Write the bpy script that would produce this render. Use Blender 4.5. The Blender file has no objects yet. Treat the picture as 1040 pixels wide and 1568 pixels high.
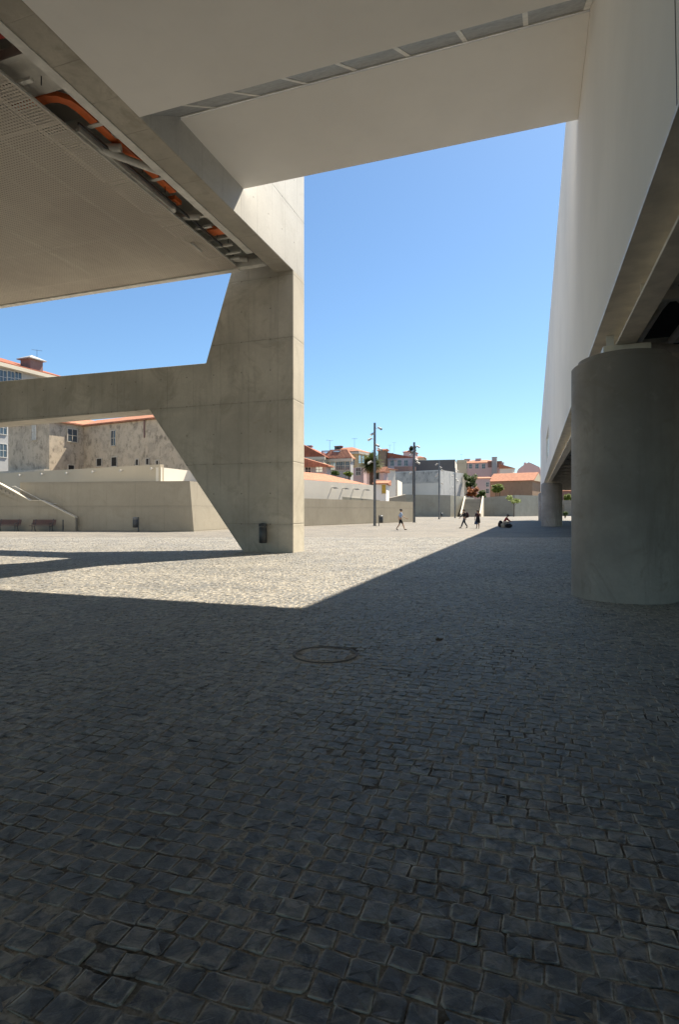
import bpy, bmesh, math, random
import numpy as np
from mathutils import Vector, Matrix
random.seed(7); np.random.seed(7)
R = math.radians
scene = bpy.context.scene
COL = scene.collection

# ------------------------------------------------------------------ camera, sky, sun, exposure
EYE = 1.6; F = 868.0; CX = 520.0; HY = 782.0          # eye height (m), focal length / centre / horizon of the photograph in pixels
TH = math.atan((818.0-CX)/F)                           # the buildings stand turned by this angle against the view
cam_d = bpy.data.cameras.new('camera'); cam = bpy.data.objects.new('camera', cam_d); COL.objects.link(cam)
cam.location = (0, 0, EYE); cam.rotation_euler = (R(90), 0, 0)
cam_d.sensor_fit = 'VERTICAL'; cam_d.sensor_height = 36; cam_d.sensor_width = 36
cam_d.lens = 36*F/1568; cam_d.shift_y = -2/1568
cam_d.clip_start = 0.05; cam_d.clip_end = 3000
scene.camera = cam

SUN_S = Vector((0.305, 0.62, 1.0))                      # towards the sun, in the buildings' axes
ct, st = math.cos(TH), math.sin(TH)
SUN = Vector((SUN_S.x*ct+SUN_S.y*st, -SUN_S.x*st+SUN_S.y*ct, SUN_S.z)).normalized()
world = bpy.data.worlds.new('World'); scene.world = world; world.use_nodes = True
wn = world.node_tree.nodes; wl = world.node_tree.links
sky = wn.new('ShaderNodeTexSky'); sky.sky_type = 'NISHITA'; sky.sun_disc = False
sky.sun_elevation = math.asin(SUN.z); sky.sun_rotation = math.atan2(SUN.x, SUN.y)
sky.altitude = 0; sky.air_density = 1.0; sky.dust_density = 0.5; sky.ozone_density = 2.5
bg = wn['Background']; bg.inputs['Strength'].default_value = 0.062
tint = wn.new('ShaderNodeMix'); tint.data_type = 'RGBA'; tint.blend_type = 'MULTIPLY'; tint.inputs[0].default_value = 1.0
tint.inputs[7].default_value = (0.775, 0.95, 1.03, 1); wl.new(sky.outputs[0], tint.inputs[6]); wl.new(tint.outputs[2], bg.inputs['Color'])
sun_d = bpy.data.lights.new('sun', 'SUN'); sun_d.energy = 4.8; sun_d.angle = R(0.5); sun_d.color = (1.0, 0.90, 0.74)
sun = bpy.data.objects.new('sun', sun_d); COL.objects.link(sun); sun.location = (20, 20, 60)
sun.rotation_euler = (-SUN).to_track_quat('-Z', 'Y').to_euler()
scene.view_settings.view_transform = 'Standard'; scene.view_settings.look = 'None'
scene.view_settings.exposure = 1.4; scene.view_settings.gamma = 1.0
try: scene.view_settings.use_curve_mapping = False
except Exception: pass
scene.render.engine = 'CYCLES'
scene.cycles.max_bounces = 8; scene.cycles.diffuse_bounces = 6; scene.cycles.transparent_max_bounces = 12
scene.cycles.use_denoising = True

# ------------------------------------------------------------------ node materials
class NT:
    def __init__(s, name):
        s.m = bpy.data.materials.new(name); s.m.use_nodes = True
        s.n = s.m.node_tree.nodes; s.l = s.m.node_tree.links
        s.b = s.n['Principled BSDF']; s.out = s.n['Material Output']
        s.co = s.n.new('ShaderNodeTexCoord').outputs['Object']
    def link(s, a, b): s.l.new(a, b)
    def setin(s, sock, v):
        if hasattr(v, 'is_linked'): s.l.new(v, sock)
        elif isinstance(v, (tuple, list)): sock.default_value = tuple(v)+((1,) if len(v) == 3 and len(sock.default_value) == 4 else ())
        else: sock.default_value = v
    def noise(s, scale, detail=4, rough=0.55, vec=None, dist=0.0):
        t = s.n.new('ShaderNodeTexNoise'); t.inputs['Scale'].default_value = scale; t.inputs['Detail'].default_value = detail
        t.inputs['Roughness'].default_value = rough; t.inputs['Distortion'].default_value = dist
        s.link(vec or s.co, t.inputs['Vector']); return t.outputs['Fac']
    def vor(s, scale, feat='F1', vec=None):
        t = s.n.new('ShaderNodeTexVoronoi'); t.feature = feat; t.inputs['Scale'].default_value = scale
        s.link(vec or s.co, t.inputs['Vector']); return t.outputs['Distance']
    def stretch(s, sx, sy, sz):
        t = s.n.new('ShaderNodeMapping'); t.inputs['Scale'].default_value = (sx, sy, sz)
        s.link(s.co, t.inputs['Vector']); return t.outputs['Vector']
    def ramp(s, f, lo, hi, a=0.0, b=1.0):
        t = s.n.new('ShaderNodeMapRange'); t.interpolation_type = 'SMOOTHSTEP'
        t.inputs['From Min'].default_value = lo; t.inputs['From Max'].default_value = hi
        t.inputs['To Min'].default_value = a; t.inputs['To Max'].default_value = b
        s.link(f, t.inputs['Value']); return t.outputs['Result']
    def mix(s, f, a, b, mode='MIX'):
        t = s.n.new('ShaderNodeMix'); t.data_type = 'RGBA'; t.blend_type = mode
        s.setin(t.inputs[0], f); s.setin(t.inputs[6], a); s.setin(t.inputs[7], b); return t.outputs[2]
    def math(s, op, a, b=0.0, c=0.0):
        t = s.n.new('ShaderNodeMath'); t.operation = op
        s.setin(t.inputs[0], a); s.setin(t.inputs[1], b); s.setin(t.inputs[2], c); return t.outputs[0]
    def sep(s):
        t = s.n.new('ShaderNodeSeparateXYZ'); s.link(s.co, t.inputs[0]); return t.outputs
    def line(s, v, period, offset, width):
        """1 on thin lines every `period` along v"""
        a = s.math('SUBTRACT', v, offset); a = s.math('DIVIDE', a, period); a = s.math('FRACT', a)
        a = s.math('SUBTRACT', a, 0.5); a = s.math('ABSOLUTE', a); a = s.math('SUBTRACT', 0.5, a)
        a = s.math('MULTIPLY', a, period); return s.ramp(a, 0.0, width, 1.0, 0.0)
    def bump(s, h, strength=0.3, dist=0.02):
        t = s.n.new('ShaderNodeBump'); t.inputs['Strength'].default_value = strength; t.inputs['Distance'].default_value = dist
        s.link(h, t.inputs['Height']); s.link(t.outputs[0], s.b.inputs['Normal'])
    def fin(s, col, rough=0.8, metal=0.0, spec=0.5):
        s.setin(s.b.inputs['Base Color'], col); s.setin(s.b.inputs['Roughness'], rough); s.setin(s.b.inputs['Metallic'], metal)
        s.b.inputs['Specular IOR Level'].default_value = spec; return s.m

def mul(c, k): return tuple(x*k for x in c)

def m_concrete(name, col, hperiod=0, hoff=0, vperiod=0, voff=0, contrast=1.0, vaxis=0, fine=14, tie=False):
    t = NT(name); x = t.sep()
    big = t.noise(0.35, 5, 0.6); strk = t.noise(1.2, 5, 0.6, t.stretch(2.4, 2.4, 0.22)); grain = t.noise(fine, 5, 0.7); mid = t.noise(1.7, 6, 0.65, dist=0.6)
    c = t.mix(t.ramp(big, 0.3, 0.7), mul(col, 1-0.18*contrast), mul(col, 1+0.12*contrast))
    c = t.mix(t.ramp(strk, 0.5, 0.75, 0, 0.45*contrast), c, mul(col, 0.62))
    c = t.mix(t.ramp(mid, 0.56, 0.72, 0, 0.4*contrast), c, mul((col[0], col[1]*0.97, col[2]*0.88), 0.7))
    c = t.mix(t.ramp(t.noise(0.55, 7, 0.72, dist=1.2), 0.5, 0.66, 0, 0.5*contrast), c, mul((col[0], col[1]*0.98, col[2]*0.93), 0.66))
    c = t.mix(t.ramp(t.noise(3.2, 5, 0.7), 0.58, 0.74, 0, 0.2*contrast), c, mul(col, 1.2))
    c = t.mix(t.ramp(grain, 0.35, 0.75, 0, 0.3), c, mul(col, 0.75))
    h = t.math('MULTIPLY', grain, 0.3)
    if hperiod:
        wob = t.math('MULTIPLY_ADD', t.noise(1.1, 3), 0.08, x[2])
        L = t.line(wob, hperiod, hoff+0.04, 0.035); L2 = t.line(wob, hperiod, hoff+0.0, 0.22)
        c = t.mix(t.math('MULTIPLY', L2, t.ramp(t.noise(0.7, 4), 0.35, 0.65, 0.05, 0.26)), c, mul(col, 0.5)); c = t.mix(t.math('MULTIPLY', L, t.ramp(t.noise(1.5, 4), 0.35, 0.65, 0.15, 0.5)), c, mul(col, 0.4))
        h = t.math('SUBTRACT', h, L)
    if vperiod:
        L = t.line(x[vaxis], vperiod, voff, 0.018)
        brk = t.ramp(t.noise(0.9, 3), 0.42, 0.6, 0.15, 0.65)
        c = t.mix(t.math('MULTIPLY', L, brk), c, mul(col, 0.42)); h = t.math('SUBTRACT', h, t.math('MULTIPLY', L, 0.6))
    if tie:
        a = t.math('SUBTRACT', t.math('FRACT', t.math('DIVIDE', t.math('SUBTRACT', x[vaxis], voff+vperiod*0.25), vperiod)), 0.5)
        b = t.math('SUBTRACT', t.math('FRACT', t.math('DIVIDE', t.math('SUBTRACT', x[2], hoff+hperiod*0.25), hperiod/2)), 0.5)
        a = t.math('MULTIPLY', a, vperiod); b = t.math('MULTIPLY', b, hperiod/2)
        d = t.math('SQRT', t.math('ADD', t.math('MULTIPLY', a, a), t.math('MULTIPLY', b, b)))
        T_ = t.ramp(d, 0.02, 0.035, 1, 0); c = t.mix(t.math('MULTIPLY', T_, 0.7), c, mul(col, 0.3)); h = t.math('SUBTRACT', h, T_)
    # small air holes
    holes = t.ramp(t.vor(5.5), 0.02, 0.05, 0.55, 0.0); c = t.mix(holes, c, mul(col, 0.35))
    t.bump(h, 0.35, 0.02); return t.fin(c, t.ramp(grain, 0.3, 0.7, 0.72, 0.9), spec=0.3)

def m_plaster(name, col, stain=0.0, scol=(0.1, 0.095, 0.085), sscale=0.6, warm=0.0):
    t = NT(name)
    c = t.mix(t.ramp(t.noise(0.25, 4), 0.3, 0.7), mul(col, 0.94), mul(col, 1.03))
    g = t.noise(30, 4, 0.6)
    if stain:
        a = t.noise(sscale, 8, 0.72, dist=0.4); b = t.noise(sscale*2.2, 6, 0.7, t.stretch(1.2, 1.2, 0.75))
        c = t.mix(t.ramp(a, 0.46, 0.60, 0, 0.8*stain), c, mul(scol, 2.2)); c = t.mix(t.ramp(b, 0.5, 0.68, 0, 0.85*stain), c, scol)
        c = t.mix(t.ramp(t.noise(sscale*5, 6, 0.8), 0.56, 0.66, 0, 0.6*stain), c, mul(col, 0.45))
        c = t.mix(t.ramp(t.noise(sscale*1.4, 6, 0.8, dist=1.0), 0.62, 0.68, 0, 0.55*stain), c, (min(1, col[0]*1.1), col[1]*0.95, col[2]*0.75))
    else:
        c = t.mix(t.ramp(t.noise(1.3, 5, 0.6, t.stretch(2, 2, 0.2)), 0.5, 0.8, 0, 0.12), c, mul(col, 0.8))
    t.bump(g, 0.15, 0.01); return t.fin(c, 0.85, spec=0.25)

def m_flat(name, col, rough=0.6, metal=0.0, spec=0.4, var=0.12):
    t = NT(name); c = t.mix(t.ramp(t.noise(3, 4), 0.3, 0.7), mul(col, 1-var), mul(col, 1+var))
    return t.fin(c, t.ramp(t.noise(9, 3), 0.3, 0.7, max(0, rough-0.08), min(1, rough+0.08)), metal, spec)

def m_tiles(name, col):
    t = NT(name); x = t.sep()
    a = t.math('SINE', t.math('MULTIPLY', x[0], 6.283/0.26)); b = t.math('FRACT', t.math('DIVIDE', x[1], 0.42))
    h = t.math('MULTIPLY_ADD', b, 0.5, t.math('MULTIPLY', a, 0.5))
    c = t.mix(t.ramp(t.noise(1.1, 6, 0.75), 0.3, 0.7), mul(col, 0.72), (col[0]*1.15, col[1]*1.12, col[2]*1.1))
    c = t.mix(t.ramp(t.noise(9, 3, 0.8), 0.45, 0.7, 0, 0.6), c, mul(col, 0.55))
    c = t.mix(t.ramp(t.noise(0.5, 5, 0.7), 0.58, 0.75, 0, 0.5), c, (0.22, 0.15, 0.10))
    c = t.mix(t.ramp(b, 0.0, 0.14, 0.45, 0), c, mul(col, 0.4))
    t.bump(h, 0.8, 0.06); return t.fin(c, 0.85, spec=0.2)

def m_glass(name, col=(0.05, 0.07, 0.09), rough=0.08):
    t = NT(name); return t.fin(t.mix(t.noise(0.8, 2), mul(col, 0.7), mul(col, 1.3)), rough, 0.0, 0.8)

def m_leaf(name, col):
    t = NT(name)
    g = t.n.new('ShaderNodeNewGeometry').outputs['Random Per Island']
    c = t.mix(g, mul(col, 0.55), (col[0]*1.5, col[1]*1.35, col[2]*1.2))
    m = t.fin(c, 0.6, spec=0.3)
    tr = t.n.new('ShaderNodeBsdfTranslucent'); t.link(c, tr.inputs['Color'])
    mx = t.n.new('ShaderNodeMixShader'); mx.inputs[0].default_value = 0.3
    t.link(t.b.outputs[0], mx.inputs[1]); t.link(tr.outputs[0], mx.inputs[2]); t.link(mx.outputs[0], t.out.inputs['Surface']); return m

def m_stone():
    t = NT('granite_setts')
    isl = t.n.new('ShaderNodeNewGeometry').outputs['Random Per Island']
    e = t.n.new('ShaderNodeAttribute'); e.attribute_name = 'edge'; e = e.outputs['Fac']
    c = t.mix(isl, (0.037, 0.047, 0.064), (0.086, 0.097, 0.115))
    c = t.mix(t.ramp(t.noise(26, 6, 0.7), 0.35, 0.7, 0, 0.6), c, (0.05, 0.054, 0.06))
    c = t.mix(t.ramp(t.noise(190, 3, 0.6), 0.55, 0.72, 0, 0.5), c, (0.2, 0.2, 0.195))
    dust = (0.50, 0.45, 0.365)
    patch = t.noise(0.55, 5, 0.62); blot = t.noise(9, 5, 0.7, dist=0.8)
    f = t.math('MULTIPLY', t.ramp(patch, 0.36, 0.6), t.ramp(blot, 0.42, 0.66))
    f = t.math('MULTIPLY_ADD', t.math('POWER', e, 1.6), t.ramp(blot, 0.33, 0.58, 0.08, 1.0), t.math('MULTIPLY', f, 0.6))
    f = t.math('MINIMUM', f, 0.9)
    c = t.mix(f, c, t.mix(t.noise(2.0, 3), dust, mul(dust, 0.72)))
    h = t.math('MULTIPLY_ADD', t.noise(60, 5, 0.7), 0.5, t.noise(17, 4, 0.6))
    t.bump(h, 0.5, 0.010); t.b.inputs['Sheen Weight'].default_value = 0.35; t.b.inputs['Sheen Roughness'].default_value = 0.5; t.b.inputs['Sheen Tint'].default_value = (1.0, 0.9, 0.72, 1)
    return t.fin(c, t.ramp(t.noise(30, 4), 0.3, 0.7, 0.5, 0.8), spec=0.5)

def m_joint():
    t = NT('joint_sand')
    c = t.mix(t.ramp(t.noise(1.3, 6, 0.72), 0.34, 0.58), (0.06, 0.052, 0.042), (0.50, 0.45, 0.37))
    c = t.mix(t.ramp(t.noise(40, 5, 0.7), 0.4, 0.7, 0, 0.6), c, (0.06, 0.05, 0.04))
    t.bump(t.noise(45, 6, 0.75), 0.8, 0.012); return t.fin(c, 0.95, spec=0.15)

def m_farpave():
    """same granite setts further away: rows of small stones with dusty joints"""
    t = NT('setts_far'); x = t.sep()
    wob = t.noise(1.3, 3)
    v = t.n.new('ShaderNodeVectorMath'); v.operation = 'MULTIPLY_ADD'
    w = t.n.new('ShaderNodeTexNoise'); w.inputs['Scale'].default_value = 2.0; t.link(t.co, w.inputs['Vector'])
    t.link(w.outputs['Color'], v.inputs[0]); v.inputs[1].default_value = (0.05, 0.05, 0); t.link(t.co, v.inputs[2])
    br = t.n.new('ShaderNodeTexBrick'); br.inputs['Scale'].default_value = 1.0; br.inputs['Brick Width'].default_value = 0.098
    br.inputs['Row Height'].default_value = 0.094; br.inputs['Mortar Size'].default_value = 0.010; br.inputs['Mortar Smooth'].default_value = 0.4
    t.link(v.outputs[0], br.inputs['Vector'])
    br.inputs['Color1'].default_value = (0.066, 0.067, 0.070, 1); br.inputs['Color2'].default_value = (0.12, 0.115, 0.108, 1); br.inputs['Mortar'].default_value = (0.175, 0.155, 0.125, 1)
    f = t.math('MULTIPLY', t.ramp(t.noise(0.55, 5, 0.62), 0.32, 0.62), t.ramp(t.noise(7, 5, 0.7, dist=0.8), 0.38, 0.62))
    c = t.mix(t.math('MULTIPLY', f, 0.5), br.outputs['Color'], (0.32, 0.285, 0.23))
    c = t.mix(t.ramp(t.noise(0.05, 6, 0.6), 0.3, 0.7, 0, 0.25), c, (0.30, 0.27, 0.22))
    h = t.math('MULTIPLY_ADD', br.outputs['Fac'], -1.0, t.math('MULTIPLY', t.noise(20, 4), 0.6))
    t.bump(h, 0.6, 0.015); t.b.inputs['Sheen Weight'].default_value = 0.05; t.b.inputs['Sheen Tint'].default_value = (1.0, 0.9, 0.72, 1); return t.fin(c, 0.8, spec=0.35)

def m_perforated():
    t = NT('perforated_sheet'); x = t.sep()
    P = 0.085
    a = t.math('SUBTRACT', t.math('FRACT', t.math('DIVIDE', x[0], P)), 0.5); b = t.math('SUBTRACT', t.math('FRACT', t.math('DIVIDE', x[1], P)), 0.5)
    d = t.math('SQRT', t.math('ADD', t.math('MULTIPLY', a, a), t.math('MULTIPLY', b, b)))
    hole = t.ramp(d, 0.25, 0.28, 1, 0)
    seam = t.math('MAXIMUM', t.line(x[0], 1.25, 0.1, 0.018), t.line(x[1], 2.5, 0.4, 0.018))
    hole = t.math('MULTIPLY', hole, t.math('SUBTRACT', 1.0, t.math('MAXIMUM', t.line(x[0], 1.25, 0.1, 0.06), t.line(x[1], 2.5, 0.4, 0.06))))
    c = t.mix(t.ramp(t.noise(0.3, 5, 0.6), 0.3, 0.7), (0.46, 0.405, 0.34), (0.57, 0.515, 0.43))
    c = t.mix(t.math('MULTIPLY', seam, 0.4), c, (0.3, 0.27, 0.23))
    t.fin(c, 0.5, 0.0, 0.4)
    tr = t.n.new('ShaderNodeBsdfTransparent'); mx = t.n.new('ShaderNodeMixShader')
    t.link(hole, mx.inputs[0]); t.link(t.b.outputs[0], mx.inputs[1]); t.link(tr.outputs[0], mx.inputs[2]); t.link(mx.outputs[0], t.out.inputs['Surface'])
    return t.m

M = {}
M['pier'] = m_concrete('board_marked_concrete', (0.53, 0.49, 0.415), 2.37, 1.08, 1.25, -8.65+0.62, 1.2, tie=True)
M['beam'] = m_concrete('beam_concrete', (0.50, 0.46, 0.385), 2.37, 1.08, 1.1, 0.3, 1.25, vaxis=1)
M['beamside'] = m_concrete('painted_sunlit_beam_concrete', (0.55, 0.535, 0.49), 2.37, 1.08+.05, 1.1, 0.3, 0.5, vaxis=1, tie=True)  # beam concrete made paler: sunlight on its right side put into the colour
M['pierside'] = m_concrete('painted_sunlit_pier_concrete', (0.60, 0.55, 0.45), 2.37, 1.08, 0, 0, 0.7)  # lighter than the pier itself; sun on the right face is painted in
M['column'] = m_concrete('column_concrete', (0.40, 0.36, 0.315), 0, 0, 0, 0, 1.7, fine=9)
M['retain'] = m_concrete('retaining_concrete', (0.345, 0.31, 0.245), 1.9, 0.05, 2.4, 0.0, 0.5)
M['retain_grey'] = m_concrete('grey_wall_concrete', (0.36, 0.34, 0.275), 0, 0, 3.0, 0.0, 0.6)
M['white'] = m_plaster('white_render', (0.88, 0.855, 0.805))
M['facade'] = m_plaster('white_facade_panel', (0.82, 0.785, 0.72))
M['cream'] = m_plaster('cream_render', (0.53, 0.465, 0.355))
M['offwhite'] = m_plaster('offwhite_render', (0.70, 0.66, 0.58))
M['oldwall'] = m_plaster('weathered_plaster', (0.55, 0.465, 0.355), 0.9, (0.17, 0.145, 0.115), 0.7)
M['stainwhite'] = m_plaster('stained_white_render', (0.62, 0.60, 0.56), 0.55, (0.2, 0.2, 0.2), 0.25)
M['stainband'] = m_plaster('stained_concrete_band', (0.50, 0.49, 0.46), 0.8, (0.14, 0.14, 0.135), 0.35)
M['yellow'] = m_plaster('ochre_render', (0.50, 0.40, 0.24), 0.15, (0.25, 0.2, 0.14), 0.3)
M['pale_yellow'] = m_plaster('pale_yellow_render', (0.58, 0.52, 0.38), 0.2, (0.25, 0.22, 0.17), 0.3)
M['pink'] = m_plaster('pink_render', (0.60, 0.44, 0.42), 0.12, (0.3, 0.22, 0.2), 0.2)
M['lilac'] = m_plaster('lilac_grey_render', (0.44, 0.40, 0.43), 0.5, (0.2, 0.17, 0.18), 0.35)
M['brownwall'] = m_plaster('brown_wall', (0.30, 0.215, 0.15), 0.45, (0.14, 0.1, 0.07), 0.4)
M['redwall'] = m_plaster('red_brown_wall', (0.26, 0.16, 0.14), 0.4, (0.14, 0.1, 0.09), 0.4)
M['greyhouse'] = m_plaster('grey_house_render', (0.40, 0.40, 0.39), 0.25, (0.2, 0.2, 0.2), 0.4)
M['darkblock'] = m_plaster('dark_grey_cladding', (0.095, 0.095, 0.10), 0.2, (0.05, 0.05, 0.055), 0.5)
M['tile'] = m_tiles('clay_roof_tiles', (0.46, 0.215, 0.135))
M['tile_dark'] = m_tiles('old_clay_roof_tiles', (0.36, 0.13, 0.08))
M['glass'] = m_glass('window_glass')
M['skyglass'] = m_flat('pale_window_glass', (0.62, 0.74, 0.80), 0.08, 0.75, 0.8, 0.05)
M['shutter'] = m_flat('window_frame_paint', (0.55, 0.54, 0.50), 0.6)
M['sill'] = m_flat('stone_surround', (0.50, 0.46, 0.39), 0.8)
M['darkhole'] = m_flat('dark_opening', (0.03, 0.028, 0.026), 0.9)
M['metal_dark'] = m_flat('dark_grey_metal', (0.075, 0.08, 0.085), 0.45, 0.5)
M['metal_lamp'] = m_flat('grey_lamp_metal', (0.17, 0.18, 0.19), 0.4, 0.6)
M['metal_pale'] = m_flat('pale_painted_steel', (0.55, 0.53, 0.48), 0.45)
M['metal_white'] = m_flat('white_painted_steel', (0.68, 0.66, 0.60), 0.4)
M['steel_grey'] = m_flat('grey_girder_paint', (0.76, 0.70, 0.59), 0.45)
M['steel_dim'] = m_flat('dim_truss_paint', (0.5, 0.46, 0.4), 0.6)
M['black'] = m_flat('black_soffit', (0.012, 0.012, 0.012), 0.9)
M['orange'] = m_flat('orange_cable_duct', (0.72, 0.17, 0.045), 0.5)
M['red'] = m_flat('red_sprinkler_pipe', (0.40, 0.025, 0.015), 0.4)
M['ventglass'] = m_flat('grey_vent_panel', (0.27, 0.28, 0.28), 0.45)
M['felt'] = m_flat('brown_grey_felt', (0.30, 0.265, 0.22), 0.95)
M['perf'] = m_perforated()
M['wood_red'] = m_flat('dark_red_bench_slats', (0.06, 0.016, 0.016), 0.5, var=0.25)
M['bark'] = m_flat('bark', (0.11, 0.08, 0.055), 0.9, var=0.35)
M['bark_palm'] = m_flat('palm_bark', (0.12, 0.075, 0.05), 0.95, var=0.4)
M['leaf'] = m_leaf('green_leaves', (0.075, 0.13, 0.03))
M['leaf_light'] = m_leaf('light_green_leaves', (0.17, 0.24, 0.04))
M['leaf_dark'] = m_leaf('dark_green_leaves', (0.03, 0.06, 0.02))
M['leaf_red'] = m_leaf('red_orange_flowers', (0.30, 0.11, 0.03))
M['leaf_palm'] = m_leaf('palm_fronds', (0.09, 0.12, 0.035))
M['skin'] = m_flat('skin', (0.42, 0.25, 0.17), 0.55)
M['hair'] = m_flat('dark_hair', (0.02, 0.014, 0.011), 0.6)
M['c_blue'] = m_flat('light_blue_shirt', (0.30, 0.40, 0.58), 0.85)
M['c_black'] = m_flat('black_cloth', (0.013, 0.013, 0.016), 0.85)
M['c_navy'] = m_flat('dark_jeans', (0.03, 0.04, 0.065), 0.85)
M['c_plum'] = m_flat('dark_plum_cloth', (0.035, 0.014, 0.018), 0.85)
M['c_red'] = m_flat('red_cloth', (0.26, 0.03, 0.035), 0.85)
M['c_beige'] = m_flat('beige_trousers', (0.42, 0.36, 0.29), 0.85)
M['shoe'] = m_flat('dark_shoes', (0.02, 0.018, 0.016), 0.6)
M['bagblue'] = m_flat('blue_bag_cloth', (0.03, 0.06, 0.14), 0.8)
M['yellowdoor'] = m_flat('yellow_door_paint', (0.55, 0.36, 0.05), 0.5)
M['stone'] = m_stone(); M['joint'] = m_joint(); M['farpave'] = m_farpave()
M['earth'] = m_flat('dry_earth', (0.24, 0.20, 0.14), 0.95, var=0.3)
M['iron'] = m_flat('cast_iron', (0.17, 0.16, 0.145), 0.7, 0.3)
M['coping'] = m_plaster('pale_coping_stone', (0.62, 0.56, 0.45))

# ------------------------------------------------------------------ mesh helpers
class MB:
    def __init__(s): s.v = []; s.f = []; s.smooth = []
    def add(s, vs, fs, sm=False):
        n = len(s.v); s.v += [tuple(v) for v in vs]; s.f += [tuple(i+n for i in f) for f in fs]; s.smooth += [sm]*len(fs); return s
    def box(s, x0, x1, y0, y1, z0, z1):
        return s.add([(x0,y0,z0),(x1,y0,z0),(x1,y1,z0),(x0,y1,z0),(x0,y0,z1),(x1,y0,z1),(x1,y1,z1),(x0,y1,z1)],
                     [(3,2,1,0),(4,5,6,7),(0,1,5,4),(1,2,6,5),(2,3,7,6),(3,0,4,7)])
    def hexa(s, b, t):
        """8 corners: four below, four above (counter-clockwise seen from above)"""
        return s.add(list(b)+list(t), [(3,2,1,0),(4,5,6,7),(0,1,5,4),(1,2,6,5),(2,3,7,6),(3,0,4,7)])
    def prism(s, pts, axis, a, b):
        """closed polygon pts (2-D) extruded along axis 0/1/2 from a to b"""
        def put(p, t):
            return (t, p[0], p[1]) if axis == 0 else (p[0], t, p[1]) if axis == 1 else (p[0], p[1], t)
        n = len(pts); vs = [put(p, a) for p in pts]+[put(p, b) for p in pts]
        fs = [tuple(range(n-1, -1, -1)), tuple(range(n, 2*n))]+[(i, (i+1) % n, n+(i+1) % n, n+i) for i in range(n)]
        return s.add(vs, fs)
    def tube(s, p, q, r0, r1=None, n=10, sm=True):
        r1 = r0 if r1 is None else r1; p = Vector(p); q = Vector(q); d = (q-p).normalized()
        u = d.orthogonal().normalized(); w = d.cross(u); vs = []
        for c, r in ((p, r0), (q, r1)):
            for i in range(n):
                a = 2*math.pi*i/n; vs.append(c+u*(r*math.cos(a))+w*(r*math.sin(a)))
        s.add(vs, [(i, (i+1) % n, n+(i+1) % n, n+i) for i in range(n)], sm)
        s.add(vs[:n], [tuple(range(n-1, -1, -1))]); s.add(vs[n:], [tuple(range(n))]); return s
    def path(s, pts, r, n=8):
        for a, b in zip(pts[:-1], pts[1:]): s.tube(a, b, r, r, n)
        return s
    def lathe(s, prof, cx=0, cy=0, n=32, sm=True):
        vs = []; fs = []
        for r, z in prof:
            for i in range(n):
                a = 2*math.pi*i/n; vs.append((cx+r*math.cos(a), cy+r*math.sin(a), z))
        for j in range(len(prof)-1):
            for i in range(n): fs.append((j*n+i, j*n+(i+1) % n, (j+1)*n+(i+1) % n, (j+1)*n+i))
        s.add(vs, fs, sm)
        s.add(vs[:n], [tuple(range(n-1, -1, -1))]); s.add(vs[-n:], [tuple(range(n))]); return s
    def ball(s, c, rx, ry, rz, n=10, m=6):
        vs = [(c[0], c[1], c[2]-rz)]; fs = []
        for j in range(1, m):
            a = -math.pi/2+math.pi*j/m
            for i in range(n):
                b = 2*math.pi*i/n; vs.append((c[0]+rx*math.cos(a)*math.cos(b), c[1]+ry*math.cos(a)*math.sin(b), c[2]+rz*math.sin(a)))
        vs.append((c[0], c[1], c[2]+rz)); L = len(vs)-1
        for i in range(n): fs.append((0, 1+(i+1) % n, 1+i)); fs.append((L, L-n+i, L-n+(i+1) % n))
        for j in range(m-2):
            for i in range(n): fs.append((1+j*n+i, 1+j*n+(i+1) % n, 1+(j+1)*n+(i+1) % n, 1+(j+1)*n+i))
        return s.add(vs, fs, True)
    def build(s, name, mat, parent=None, loc=(0,0,0), rz=0.0, bevel=0.0):
        me = bpy.data.meshes.new(name); me.from_pydata(s.v, [], s.f); me.validate()
        me.polygons.foreach_set('use_smooth', s.smooth if len(s.smooth) == len(me.polygons) else [False]*len(me.polygons))
        bm = bmesh.new(); bm.from_mesh(me); bmesh.ops.recalc_face_normals(bm, faces=bm.faces)
        if bevel: 
            bmesh.ops.remove_doubles(bm, verts=bm.verts, dist=1e-5)
            ed = [e for e in bm.edges if len(e.link_faces) == 2 and e.calc_face_angle(0) > 0.5]
            bmesh.ops.bevel(bm, geom=ed, offset=bevel, segments=2, affect='EDGES', profile=0.5)
        bm.to_mesh(me); bm.free(); me.materials.append(M[mat])
        o = bpy.data.objects.new(name, me); COL.objects.link(o); o.parent = parent; o.location = loc; o.rotation_euler = (0,0,rz)
        return o

def tag(o, label, cat, group=None, kind=None):
    if label: o['label'] = label
    if cat: o['category'] = cat
    if group: o['group'] = group
    if kind: o['kind'] = kind
    return o
def thing(name, label, cat, loc=(0,0,0), rz=0.0, group=None):
    o = bpy.data.objects.new(name, None); COL.objects.link(o); o.location = loc; o.rotation_euler = (0,0,rz); o.empty_display_size = 0.3
    return tag(o, label, cat, group)
def structure(o): o['kind'] = 'structure'; return o
def copy_tree(o, parent=None):
    c = o.copy(); COL.objects.link(c); c.parent = parent
    for ch in list(o.children): copy_tree(ch, c)
    return c
def S(X, Y, z=0.0): return Vector((X*ct+Y*st, -X*st+Y*ct, z))           # buildings' axes -> world
def P(px, yc, z=0.0): return Vector(((px-CX)/F*yc, yc, z))               # a bearing and a distance -> a place on the ground
def Zp(py, yc): return EYE+(HY-py)/F*yc                                  # a height at that distance

# ------------------------------------------------------------------ ground
structure(MB().box(-700, 700, -120, 900, -2.0, -0.035).build('ground', 'earth'))
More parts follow.
